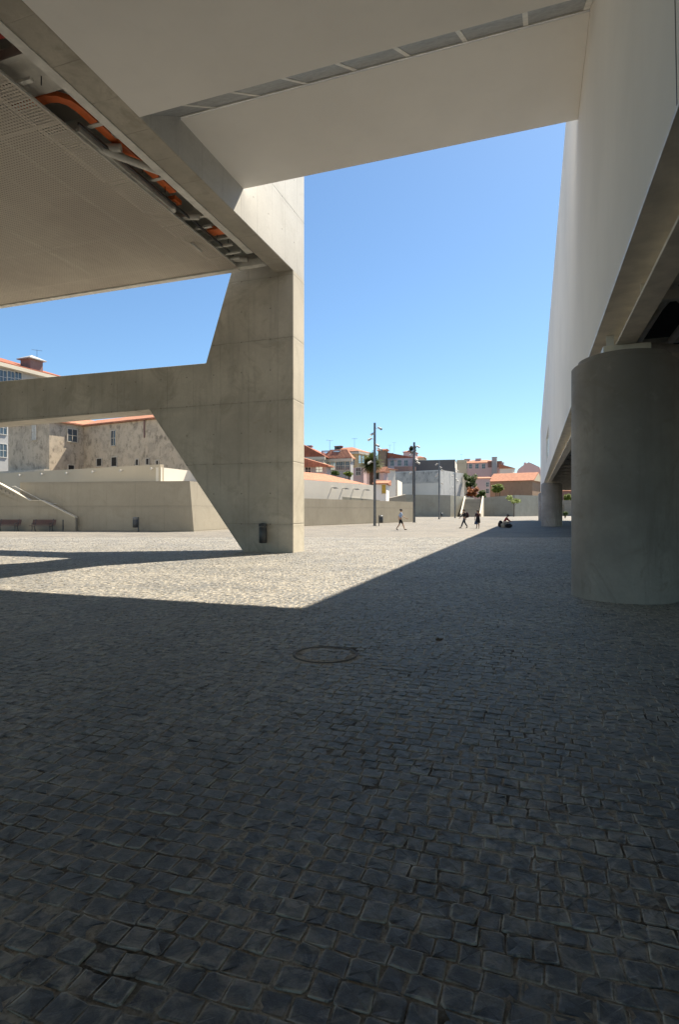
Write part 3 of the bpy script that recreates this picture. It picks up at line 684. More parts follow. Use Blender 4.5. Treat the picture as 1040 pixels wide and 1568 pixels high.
wall_line('shaded_wall', 'wide grey concrete wall in shade behind the far lamp posts', [pz(610, 757, 150), pz(690, 758.3, 148)], 0.5, 'retain_grey')
wall_line('stair_side_wall', 'sunlit grey wall descending beside the far stairs', [(P(690.3, 148).x, 148.05, Zp(758.3, 148)), pz(727, 762.5, 163)], 0.5, 'retain_grey')
wall_line('far_plaza_wall', 'far grey wall right of the stairs, behind the sapling', [pz(740.5, 762, 162), pz(789, 758, 158)], 0.5, 'retain_grey')
wall_line('far_sunlit_wall', 'far sunlit wall reaching behind the museum column', [(P(789.2, 158).x, 158.05, Zp(758, 158)), pz(830, 759, 172)], 0.5, 'retain_grey')
wall_line('wall_under_building', 'low pale wall seen far back under the white building', [pz(831, 766, 176), pz(905, 766, 170)], 0.5, 'retain')
# far stairs between two sloping parapets
fs = thing('far_staircase', 'distant concrete stairs between two pale sloping parapets', 'stairs', P(721, 146), -R(18))
m = MB()
for k in range(22): m.box(-2.2, 2.2, k*0.42, 12, 0 if k == 0 else 0.215*k, 0.215*(k+1))
m.build('steps', 'retain', fs)
for x, lab in ((-2.6, 0), (2.25, 1)):
    m = MB(); m.hexa([(x,-.4,0),(x+.35,-.4,0),(x+.35,10.5,0),(x,10.5,0)], [(x,-.4,.9),(x+.35,-.4,.9),(x+.35,10.5,5.6),(x,10.5,5.6)]); m.build('parapet', 'coping', fs)

# ------------------------------------------------------------------ houses
def house(name, label, pxL, pxC, pxR, yc, ang, pyE, mat, roofm=None, roof='gable', rh=1.5, D=None, ridge='x', z0=0.0, over=0.35, wmat=None, cat='house'):
    a = R(ang); C = P(pxC, yc); fx = Vector((-math.cos(a), math.sin(a))); sd = Vector((math.sin(a), math.cos(a)))
    rL = (pxL-CX)/F; W = (rL*C.y-C.x)/(fx.x-rL*fx.y)
    if D is None:
        rR = (pxR-CX)/F; D = (rR*C.y-C.x)/(sd.x-rR*sd.y)
    ze = Zp(pyE, yc)
    assert D > 0 and W > 0, (name, W, D)
    t = thing(name, label, cat, C, -a)
    MB().box(-W, 0, 0, D, z0, ze).build('wall', mat, t)
    info = dict(t=t, C=C, fx=fx, sd=sd, W=W, D=D, ze=ze)
    if roof != 'flat':
        m = MB(); o = over; x0, x1, y0, y1 = -W-o, o, -o, D+o; b = 0.16
        B = [(x0,y0,ze+.003),(x1,y0,ze+.003),(x1,y1,ze+.003),(x0,y1,ze+.003)]; T = [(x,y,ze+b) for x,y,_ in B]
        if roof == 'gable':
            if ridge == 'x': Rg = [(x0,(y0+y1)/2,ze+b+rh),(x1,(y0+y1)/2,ze+b+rh)]; fs_ = [(4,5,9,8),(6,7,8,9),(5,6,9),(7,4,8)]
            else: Rg = [((x0+x1)/2,y0,ze+b+rh),((x0+x1)/2,y1,ze+b+rh)]; fs_ = [(4,8,9,7),(5,6,9,8),(4,5,8),(6,7,9)]
        elif roof == 'hip':
            k = min(x1-x0, y1-y0)/2
            if x1-x0 >= y1-y0: Rg = [(x0+k,(y0+y1)/2,ze+b+rh),(x1-k,(y0+y1)/2,ze+b+rh)]; fs_ = [(4,5,9,8),(6,7,8,9),(5,6,9),(7,4,8)]
            else: Rg = [((x0+x1)/2,y0+k,ze+b+rh),((x0+x1)/2,y1-k,ze+b+rh)]; fs_ = [(4,8,9,7),(5,6,9,8),(4,5,8),(6,7,9)]
        elif roof == 'shed': Rg = [(x0,y1,ze+b+rh),(x1,y1,ze+b+rh)]; fs_ = [(4,5,9,8),(8,9,2,3),(1,2,9,5),(3,0,4,8)]; 
        elif roof == 'shedx': Rg = [(x0,y0,ze+b+rh),(x0,y1,ze+b+rh)]; fs_ = [(5,6,9,8),(8,9,3,0),(0,1,5,8),(2,3,9,6)]
        if roof in ('shed', 'shedx'): m.add(B+T+Rg, [(3,2,1,0),(0,1,5,4) if roof == 'shed' else (1,2,6,5)]+fs_)
        else: m.add(B+T+Rg, [(3,2,1,0),(0,1,5,4),(1,2,6,5),(2,3,7,6),(3,0,4,7)]+fs_)
        info['roof'] = m.build('roof', roofm, t)
    return info
def on_face(h, face, px, py, off=0.0):
    r = (px-CX)/F; d = h['fx'] if face == 'F' else h['sd']; C = h['C']; C2 = Vector((C.x, C.y))
    if off: C2 = C2+(h['sd']*off if face == 'F' else h['fx']*off)
    s_ = (r*C2.y-C2.x)/(d.x-r*d.y); y = (C2+d*s_).y
    return s_, Zp(py, y)
def window(h, face, px, py, w, hh, name='window', pane='glass', frame='shutter', off=0.0, bars=True):
    s_, z = on_face(h, face, px, py, off); f = 0.09; m = MB(); g = MB(); z0 = z-hh/2; z1 = z+hh/2
    def bx(mb, a0, a1, d0, d1, c0, c1):
        if face == 'F': mb.box(-s_+a0, -s_+a1, off-d1, off-d0, c0, c1)
        else: mb.box(-off+d0, -off+d1, s_+a0, s_+a1, c0, c1)
    bx(m, -w/2-f, -w/2, .003, .09, z0-f, z1+f); bx(m, w/2, w/2+f, .003, .09, z0-f, z1+f)
    bx(m, -w/2, w/2, .003, .09, z1, z1+f); bx(m, -w/2-.06, w/2+.06, .09, .14, z0-f, z0); bx(m, -w/2, w/2, .003, .09, z0-f, z0)
    o = m.build(name, frame, h['t'])
    bx(g, -w/2, w/2, .003, .03, z0, z1); g.build('pane' if name == 'window' else 'leaf', pane, o)
    if bars:
        b = MB(); bx(b, -.03, .03, .033, .06, z0, z1); bx(b, -w/2, -.031, .033, .055, z-.02, z+.04); bx(b, .031, w/2, .033, .055, z-.02, z+.04); b.build('glazing_bar', frame, o)
    return o
def chimney(h, x, y, w, z0, z1, mat='offwhite', cap=True, d=None):
    d = d or w; o = MB().box(x-w/2, x+w/2, y-d/2, y+d/2, z0, z1).build('chimney', mat, h['t'])
    if cap: MB().box(x-w/2-.08, x+w/2+.08, y-d/2-.08, y+d/2+.08, z1+.003, z1+.15).build('chimney_cap', 'tile_dark', o)
    return o
def antenna(px, yc, zbase, hgt, label, w=1.2):
    t = thing('tv_antenna', label, 'antenna', P(px, yc, zbase), random.uniform(-.6, .6), 'thin antennas on the roofs')
    MB().tube((0,0,0), (0,0,hgt), 0.03, 0.025, 6).build('mast', 'metal_dark', t)
    m = MB().tube((-w/2,0,hgt-.1), (w/2,0,hgt-.1), 0.02, 0.02, 5)
    for k in range(6): x = -w/2+w*k/5; m.tube((x,-.3,hgt-.1), (x,.3,hgt-.1), 0.012, 0.012, 5)
    m.build('aerial', 'metal_dark', t); return t

# weathered old house, L-shaped, behind the terrace
h = house('old_house', 'weathered old house with peeling stained plaster and low tiled roof behind the terrace', 12, 75, None, 60, 28, 645, 'oldwall', 'tile', 'hip', 1.35, D=12, over=0.3)
t = h['t']
MB().box(0.003, 21, 4.2, 12, 0, h['ze']-0.02).build('wall', 'oldwall', t)
ze = h['ze']
x0, x1, y0, y1 = 0.30, 21.3, 3.9, 12.3
MB().add([(x0,y0,ze-.01),(x1,y0,ze-.01),(x1,y1,ze-.01),(x0,y1,ze-.01),(x0,y0,ze+.14),(x1,y0,ze+.14),(x1,y1,ze+.14),(x0,y1,ze+.14),(x0-3,(y0+y1)/2,ze+1.45),(x1-4,(y0+y1)/2,ze+1.45)],
         [(3,2,1,0),(0,1,5,4),(1,2,6,5),(2,3,7,6),(4,5,9,8),(6,7,8,9),(5,6,9),(7,4,8),(3,0,4,7)]).build('roof', 'tile', t)
window(h, 'F', 52, 662, 0.75, 1.6, frame='sill', pane='shutter')
window(h, 'R', 110, 667, 1.15, 1.35, frame='sill')
window(h, 'R', 108, 716, 0.7, 0.5, frame='sill', pane='darkhole', bars=False)
window(h, 'F', 173.5, 671, 0.62, 1.6, frame='sill', off=4.2)
for px, py, w, hh in ((152, 708, .8, .8), (175, 707, .8, .95), (210, 708, .35, .6), (226, 707, .35, .6), (241, 709, .3, .5)): window(h, 'F', px, py, w, hh, frame='sill', pane='darkhole', off=4.2, bars=False)
s_, z = on_face(h, 'F', 221.5, 657, 4.2); MB().tube((-s_, 4.1, z-0.9), (-s_, 4.1, ze-.03), 0.07).build('downpipe', 'redwall', t)
MB().box(-h['W']-1.0, 0.15, -0.7, -0.003, Zp(719, 60)-0.35, Zp(719, 60)).build('plinth_ledge', 'sill', t)

h = house('tall_grey_house', 'tall grey house with white eaves and red roof rising above the concrete arm', -130, -18, 100, 82, 23.5, 552.5, 'greyhouse', 'tile_dark', 'hip', 2.6, over=0.9)
MB().box(-h['W']-1.0, 1.0, -1.0, h['D']+1.0, h['ze']-0.55, h['ze']-0.003).build('eaves', 'coping', h['t'])
for px in (4, 16, 27): window(h, 'R', px, 577+px*0.1, 1.1, 1.9)
for px, py in ((4, 690), (4, 655)): window(h, 'R', px, py, 1.1, 1.9)
ln = thing('roof_lantern', 'dark red roof lantern with pale pyramid cap on the tall grey house', 'roof lantern', P(48, 89, Zp(573, 89)), -R(23.5))
MB().box(-1.1, 1.1, -1.1, 1.1, 0, 2.1).build('lantern_body', 'redwall', ln)
MB().add([(-1.5,-1.5,2.103),(1.5,-1.5,2.103),(1.5,1.5,2.103),(-1.5,1.5,2.103),(-1.5,-1.5,2.25),(1.5,-1.5,2.25),(1.5,1.5,2.25),(-1.5,1.5,2.25),(0,0,3.0)], [(3,2,1,0),(0,1,5,4),(1,2,6,5),(2,3,7,6),(3,0,4,7),(4,5,8),(5,6,8),(6,7,8),(7,4,8)]).build('lantern_roof', 'greyhouse', ln)
antenna(56, 89, Zp(551, 89), 1.6, 'thin aerial above the red roof lantern', 1.4)

# low roof behind the cream wall
q0, q1 = P(458, 63.5), P(566, 77.5); d = (q1-q0); a = math.atan2(d.y, d.x); L = d.length
t = thing('long_shed', 'long low shed with bright orange tiled roof right behind the cream wall', 'shed', q0, a)
MB().box(0, L, 0.5, 9, 0, EYE+3.3).build('wall', 'offwhite', t)
MB().add([(-.3,0,EYE+3.42),(L,0,EYE+3.42),(L,9.6,EYE+3.42),(-.3,9.6,EYE+3.42),(-.3,0,EYE+3.55),(L,0,EYE+3.55),(L-3.4,5,EYE+5.0),(-.3,5,EYE+5.0)], [(3,2,1,0),(0,1,5,4),(4,5,6,7),(1,2,6,5),(2,3,7,6),(3,0,4,7)]).build('roof', 'tile', t)

h = house('lean_to_house', 'small dark walled house with a red lean-to roof beside the pier', 448, 500, 506, 82, 20, 714.5, 'greyhouse', 'tile', 'shedx', 1.9, over=0.5)
window(h, 'F', 489, 719, 1.0, 0.7, pane='skyglass'); window(h, 'F', 472, 720, 0.8, 0.8, pane='darkhole')
h = house('cream_gabled_house', 'cream house with pediment and steep red gable just right of the pier', 430, 495, 497, 98, 12, 699.5, 'pale_yellow', 'tile_dark', 'gable', 2.2, ridge='y', D=12)
MB().box(-h['W']-.4, .4, -.4, -.003, h['ze']-.5, h['ze']-.01).build('cornice', 'coping', h['t'])
for px in (470, 478, 486.5, 492): window(h, 'F', px, 708, 0.7, 1.3)
chimney(h, -3.5, 4, .9, h['ze'], h['ze']+2.3, 'greyhouse')
h = house('grey_terraced_house', 'grey terraced house with arched white windows and roof dormers', 496, 537, 541, 100, 16, 702, 'greyhouse', 'tile', 'hip', 1.6)
MB().box(-h['W']-.45, .4, -.45, -.003, h['ze']-.55, h['ze']-.01).build('cornice', 'coping', h['t'])
for px in (502, 510, 518.5, 525.5, 532): window(h, 'F', px, 713, 0.75, 1.5, pane='skyglass' if px < 515 else 'glass', frame='coping')
for px, y_ in ((500, 1.2), (517, 1.2)):
    s_, z = on_face(h, 'F', px, 696, y_)
    o = MB().box(-s_-.75, -s_+.75, y_-.6, y_+1.5, h['ze']+.1, h['ze']+1.6).build('dormer', 'greyhouse', h['t'])
    MB().box(-s_-.5, -s_+.5, y_-.64, y_-.603, h['ze']+.5, h['ze']+1.4).build('window', 'skyglass', o)
h = house('ochre_house', 'tall ochre house with overhanging orange roof and twin dark chimneys', 503, 547, 563, 118, 30, 692, 'yellow', 'tile', 'hip', 1.2, over=0.8)
MB().box(-h['W']-.9, .9, -.9, h['D']+.9, h['ze']-.45, h['ze']-.003).build('eaves', 'sill', h['t'])
for px in (551, 556): window(h, 'R', px, 703, 0.9, 1.7, pane='skyglass', frame='coping')
for px in (530, 540): window(h, 'F', px, 707, 0.9, 1.5, pane='glass', frame='coping')
for px in (516, 521.5):
    s_, z = on_face(h, 'F', px, 690, 2); chimney(h, -s_, 2, .75, h['ze'], Zp(682, 120), 'darkblock')
h = house('pink_low_house', 'low pink house between the ochre house and the palm', 541, 557, 562, 95, 25, 716, 'pink', 'tile', 'flat')
window(h, 'F', 549, 722, 0.8, 1.2)
h = house('pink_tiled_house', 'small pink house with orange roof behind the palm trunk', 557, 588, 594, 108, 30, 723.5, 'pink', 'tile', 'gable', 1.0)
window(h, 'F', 577.5, 729, 1.0, 1.2, pane='darkhole', bars=False)
h = house('white_gable_house', 'white walled house with an orange roof slope right of the palm', 586, 594, 606, 112, 40, 719, 'offwhite', 'tile', 'shedx', 0.3)
h = house('white_cottage', 'tiny white cottage with yellow door below an orange tiled canopy', 574, 591.5, 594, 88, 10, 741.5, 'white', 'tile', 'shed', 0.7, D=5)
window(h, 'F', 588, 749, 0.6, 1.35, name='door', pane='yellowdoor', frame='offwhite', bars=False)
h = house('cream_block', 'plain cream block standing left of the stained white building', 590, 609, 611, 125, 12, 735, 'offwhite', None, 'flat', D=10)
h = house('brown_narrow_house', 'narrow brown sided house behind the palm crown', 579, 590, 594.5, 196, 30, 690, 'brownwall', 'tile_dark', 'gable', 0.6)
h = house('lilac_house', 'weathered lilac grey house with sloping roofline and small balcony window', 594, 634, 640, 195, 14, 701, 'lilac', 'tile_dark', 'shedx', 1.9, over=0.1)
window(h, 'F', 600, 697, 1.1, 1.3, pane='darkhole', bars=False)
for px in (601, 612, 622): window(h, 'F', px, 709, 1.2, 1.9)
s_, z = on_face(h, 'F', 601, 704); o = MB().box(-s_-1.5, -s_+1.5, -0.9, -.003, z-.12, z).build('balcony', 'lilac', h['t'])
b = MB()
for k in range(9): b.tube((-s_-1+k*.25, -.86, z), (-s_-1+k*.25, -.86, z+.9), .02, n=5)
b.tube((-s_-1, -.86, z+.9), (-s_+1, -.86, z+.9), .03, n=5); b.build('railing', 'metal_dark', o)
h = house('red_brown_shed', 'low red brown wall with a flat top under the lilac house', 604, 636, 638, 183, 10, 714, 'redwall', None, 'flat', D=4)
h = house('pink_chimney_house', 'pink house with a broad chimney stack behind the lilac house', 618, 634, 640, 215, 20, 692, 'pink', 'tile', 'hip', 0.8)
chimney(h, -1.2, 1.5, 1.6, h['ze'], Zp(685.5, 215), 'pink')
h = house('cream_far_house', 'cream far house peeping above the dark grey block', 634, 650, 653, 228, 15, 701, 'pale_yellow', 'tile', 'hip', 0.8)
h = house('dark_grey_block', 'flat roofed dark grey block above the stained white building', 636, 697, 700, 188, 14, 704.5, 'darkblock', None, 'flat')
MB().box(-h['W']-.05, .05, -.05, h['D']+.05, h['ze']+.003, h['ze']+.2).build('coping', 'metal_lamp', h['t'])
MB().box(.003, .05, .1, h['D']-.1, 0, h['ze']-.2).build('pale_side_sheet', 'offwhite', h['t'])  # thin off-white sheet over the dark right-hand wall
h = house('stained_white_building', 'windowless white building with stained top band behind the shaded wall', 606, 675, 711.5, 162, 33, 719.5, 'stainwhite', None, 'flat')
MB().box(-h['W']-.06, -.4, -.12, -.004, Zp(738.5, 162), h['ze']-.3).build('stained_band', 'stainband', h['t'])
MB().box(-h['W'], -.6, -.05, -.004, 0, Zp(739.5, 162)).build('lower_wall', 'offwhite', h['t'])
h = house('pink_apartment_house', 'long pink apartment house with orange hip roof and grey chimney', 700, 767, 772, 235, 20, 708, 'pink', 'tile', 'hip', 1.6, D=12, over=0.3)
for px in (714, 721, 731, 741): window(h, 'F', px, 714, 1.3, 1.9, pane='glass', frame='offwhite')
for px in (752, 764.5): window(h, 'F', px, 711, 2.4, 2.6, pane='redwall', frame='pink', bars=False)
s_, z = on_face(h, 'F', 758, 706); chimney(h, -s_, -.9, 2.0, 0, Zp(700.5, 235), 'greyhouse', d=1.6)
MB().box(-h['W']-.02, -h['W']+4.2, -.3, -.004, 0, h['ze']+1.5).build('stair_tower', 'pale_yellow', h['t'])
for px in (716, 733): s_, z = on_face(h, 'F', px, 700, 5); chimney(h, -s_, 5, 2.2, h['ze'], Zp(702, 240), 'pink')
h = house('white_stepped_house', 'small white house with stepped terrace right of the pink apartments', 766, 786, 790, 225, 24, 717, 'offwhite', 'tile', 'shedx', 1.8, D=6)
chimney(h, -4.2, 2, .8, h['ze'], Zp(707.5, 225), 'greyhouse')
h = house('brown_barn', 'brown walled barn with a broad orange tiled roof behind the far wall', 750, 816, 830, 192, 32, 736, 'brownwall', 'tile', 'gable', 3.1, over=0.5)
MB().prism([(0.3, h['ze']+.01), (h['D']-.3, h['ze']+.01), (h['D']/2, h['ze']+2.9)], 0, .503, .55).build('gable_wall', 'pale_yellow', h['t'])
h = house('pink_lean_house', 'small pink house with sloping side wall left of the brown barn', 727, 751, 753, 186, 12, 733, 'pink', 'tile', 'shed', 1.0, D=9)
window(h, 'F', 747, 742, .9, 1.4, frame='offwhite'); window(h, 'F', 747, 752, .9, 1.4, frame='offwhite')
h = house('lilac_gable_house', 'lilac house with rounded gable behind the barn roof', 792, 829, 836, 250, 24, 722, 'pink', 'tile_dark', 'flat', D=12)
gp = [(-h['W'], h['ze']+.003), (0, h['ze']+.003), (-.6, h['ze']+2), (-h['W']*.35, h['ze']+3.6), (-h['W']*.5, h['ze']+4.3), (-h['W']*.68, h['ze']+3.4), (-h['W']+.6, h['ze']+1.4)]
MB().prism(gp, 1, 0, h['D']).build('gable', 'pink', h['t'])
MB().box(-h['W']*.72, -h['W']*.62, 1, 2, h['ze']+3, h['ze']+4.3).build('chimney', 'pink', h['t'])
h = house('red_brick_house', 'red brown house far back seen beneath the white building', 838, 900, 905, 200, 10, 752, 'redwall', 'tile', 'gable', 2.0, D=8)
for px, yc, py, hg, lab in ((505, 100, 690, 1.9, 'thin aerial above the grey terraced house'), (543, 120, 684, 1.8, 'thin aerial over the right end of the ochre roof'), (597, 197, 690, 2.0, 'shorter aerial left on the lilac house roof'), (604, 197, 690, 2.9, 'taller aerial right on the lilac house roof'), (707, 235, 703, 2.0, 'thin aerial on the pink apartment house')):
    antenna(px, yc, Zp(py, yc)-0.6, hg+0.6, lab)
# ground behind the walls
m = MB()
m.hexa([(14,166,0),(34,180,0),(34,330,0),(14,330,0)], [(14,166,2),(34,180,3.5),(34,330,9),(14,330,9)])
m.hexa([(34.01,180,0),(75,172,0),(110,330,0),(34.01,330,0)], [(34.01,180,3.5),(75,172,3.5),(110,330,9),(34.01,330,9)])
structure(m.build('hillside', 'earth'))

# ------------------------------------------------------------------ plants
def leaves(clumps, n, size, seed):
    """many small leaf faces spread over uneven clumps [(centre, rx, ry, rz)]"""
    rnd = random.Random(seed); m = MB()
    for c, rx, ry, rz in clumps:
        for i in range(n):
            while True:
                v = Vector((rnd.uniform(-1,1), rnd.uniform(-1,1), rnd.uniform(-1,1)))
                if 0.2 < v.length < 1: break
            p = Vector(c)+Vector((v.x*rx, v.y*ry, v.z*rz)); u = Vector((rnd.gauss(0,1), rnd.gauss(0,1), rnd.gauss(0,.6))).normalized(); w = u.orthogonal().normalized()
            s_ = size*rnd.uniform(.6, 1.4); m.add([p-u*s_, p+w*s_*.45, p+u*s_, p-w*s_*.45], [(0,1,2,3)])
    return m
def bush(name, label, px, py, yc, wpx, hpx, mat, seed, cat='bush', size=.28, z0=0):
    rnd = random.Random(seed); k = yc/F; c = P(px, yc, Zp(py, yc)); w, h_ = wpx*k/2, hpx*k/2
    t = thing(name, label, cat, (c.x, c.y, z0), 0)
    cl = [(Vector((rnd.uniform(-.75,.75)*w, rnd.uniform(-.6,.6)*w, c.z-z0+rnd.uniform(-.7,.65)*h_)), w*rnd.uniform(.22,.5), w*rnd.uniform(.22,.5), h_*rnd.uniform(.2,.5)) for _ in range(16)]
    leaves(cl, 130, size, seed).build('foliage', mat, t)
    m = MB()
    for q in cl[:6]: m.tube((0,0,0), q[0], .08, .03, 6)
    m.build('stems', 'bark', t); return t
bush('bush', 'dense dark green bush right of the white building', 720, 735, 176, 19, 24, 'leaf', 1)
bush('flowering_bush', 'red and orange flowering bush above the far stairs', 723, 753, 172, 22, 16, 'leaf_red', 2)
bush('bush', 'small green bush right of the flowering bush', 738, 757, 170, 14, 14, 'leaf', 3)
bush('bush', 'light green shrub top showing over the far wall by the barn', 762, 747, 168, 17, 14, 'leaf_light', 4)
bush('bush', 'green plants on the shed roof edge at left', 514, 724, 88, 10, 6, 'leaf', 5, size=.18)
bush('bush', 'green climbing plants on the shed roof edge at right', 533, 726, 88, 13, 7, 'leaf_light', 6, size=.18)
bush('bush', 'yellow green shrub under the far end of the white building', 872, 762, 178, 14, 16, 'leaf_light', 8)
bush('bush', 'low shrub at ground level behind the far column', 866, 786, 120, 7, 8, 'leaf', 9, size=.15)
bush('tall_tree', 'dark tree top rising behind the pink chimney', 632, 688, 165, 9, 13, 'leaf_dark', 10, cat='tree')

def sapling(px, pybase, pytop, yc, label):
    t = thing('young_tree', label, 'tree', P(px, yc), 0); H = Zp(pytop, yc); rnd = random.Random(4)
    m = MB().tube((0,0,0), (.1,0,H*.45), .10, .07, 8).tube((.1,0,H*.45), (.0,.1,H*.8), .07, .03, 8)
    cl = []
    for k in range(7):
        a = k*0.9; e = Vector((math.cos(a)*H*.2, math.sin(a)*H*.2, H*(.66+.05*(k % 5)))); m.tube((.05,0,H*(.45+.03*k)), e, .035, .012, 6)
        cl.append((e, H*.13, H*.13, H*.09))
    m.build('trunk', 'bark', t); leaves(cl, 60, .26, 11).build('crown', 'leaf_light', t); return t
sapling(787, 788, 756, 148, 'young light green sapling with thin trunk before the far wall')

pt = thing('palm_tree', 'palm tree with a bushy round crown behind the nearest lamp post', 'tree', P(569, 92), 0)
zc = Zp(709, 92); m = MB()
for k in range(14):
    z0_, z1_ = zc*k/14, zc*(k+1)/14; m.tube((0,0,z0_), (0,0,z1_+.02), .34, .30, 12)
m.build('trunk', 'bark_palm', pt)
rnd = random.Random(21); fm = MB()
for k in range(190):
    az = rnd.uniform(0, 6.283); el = rnd.uniform(-.85, 1.5); Lf = rnd.uniform(1.5, 2.2)
    d = Vector((math.cos(az)*math.cos(el), math.sin(az)*math.cos(el), math.sin(el))); p = Vector((0,0,zc-.1)); side = d.cross(Vector((0,0,1))).normalized() if abs(d.z) < .99 else Vector((1,0,0))
    pts_ = [p.copy()]
    for i in range(9): d = (d+Vector((0,0,-.055))).normalized(); p = p+d*Lf/9; pts_.append(p.copy())
    for i in range(1, 10):
        w = .62*math.sin(math.pi*(i/10)**.7)+.06; q = pts_[i]; b = pts_[i-1]; dn = Vector((0,0,-.12))
        for sg in (-1, 1):
            e = q+side*sg*w+dn+(q-b)*.9
            fm.add([b, b+(q-b)*.55, e], [(0,1,2)])
core = leaves([(Vector((0,0,zc+.1)), 1.1, 1.1, .9)], 500, .34, 22)
fm.add(core.v, core.f); fm.build('crown', 'leaf_palm', pt)

# ------------------------------------------------------------------ lamp posts
def lamp_post():
    t = thing('lamp_post', '', 'lamp post', (0,0,0), 0, 'tall grey lamp posts on the plaza')
    H = 10.9; s_ = .14
    MB().hexa([(-s_,-s_,0),(s_,-s_,0),(s_,s_,0),(-s_,s_,0)], [(-.11,-.11,H),(.11,-.11,H),(.11,.11,H),(-.11,.11,H)]).build('pole', 'metal_lamp', t, bevel=.01)
    MB().box(-.2, .2, -.2, .2, 0, .03).build('base_plate', 'metal_dark', t)
    for z, sx in ((10.35, 1), (9.75, -1), (9.2, -1), (8.55, 1), (8.15, 1), (6.75, -1)):
        L_ = .5 if z not in (9.75, 8.55) else .22
        o = MB().tube((sx*.1, 0, z), (sx*L_, -.05, z-.02), .03, .03, 8).tube((sx*(L_-.14), -.02, z+.06), (sx*(L_+.2), -.22, z-.16), .10, .13, 12).build('lamp_head', 'metal_pale', t)
        MB().tube((sx*(L_+.205), -.222, z-.165), (sx*(L_+.215), -.23, z-.172), .115, .115, 12).build('lens', 'skyglass', o)
    return t
lp = lamp_post(); lp.location = P(574, 60); lp['label'] = 'nearest and tallest looking lamp post, beside the palm tree'
for px, yc, lab, rz in ((634.5, 77, 'lamp post at the right end of the sunlit plaza wall', .2), (672.8, 106, 'lamp post in front of the white building corner', 2.9), (697.2, 124, 'farthest lamp post, between the white building and the stairs', .1)):
    c = copy_tree(lp); c.location = P(px, yc); c['label'] = lab; c.rotation_euler = (0,0,rz)

# ------------------------------------------------------------------ people
def skin_mesh(name, verts, edges, radii, mat, parent, sub=2):
    me = bpy.data.meshes.new(name); me.from_pydata(verts, edges, []); o = bpy.data.objects.new(name, me); COL.objects.link(o)
    md = o.modifiers.new('s', 'SKIN'); md.use_smooth_shade = True
    for i, r in enumerate(radii):
        sv = me.skin_vertices[0].data[i]; r = r if isinstance(r, tuple) else (r, r); sv.radius = r; sv.use_root = (i == 0)
    o.modifiers.new('u', 'SUBSURF').levels = sub
    dg = bpy.context.evaluated_depsgraph_get(); new = bpy.data.meshes.new_from_object(o.evaluated_get(dg))
    bpy.data.objects.remove(o); new.name = name; new.materials.clear(); new.materials.append(M[mat])
    for p in new.polygons: p.use_smooth = True
    ob = bpy.data.objects.new(name, new); COL.objects.link(ob); ob.parent = parent; return ob
def lerp(a, b, k): return tuple(a[i]+(b[i]-a[i])*k for i in range(3))
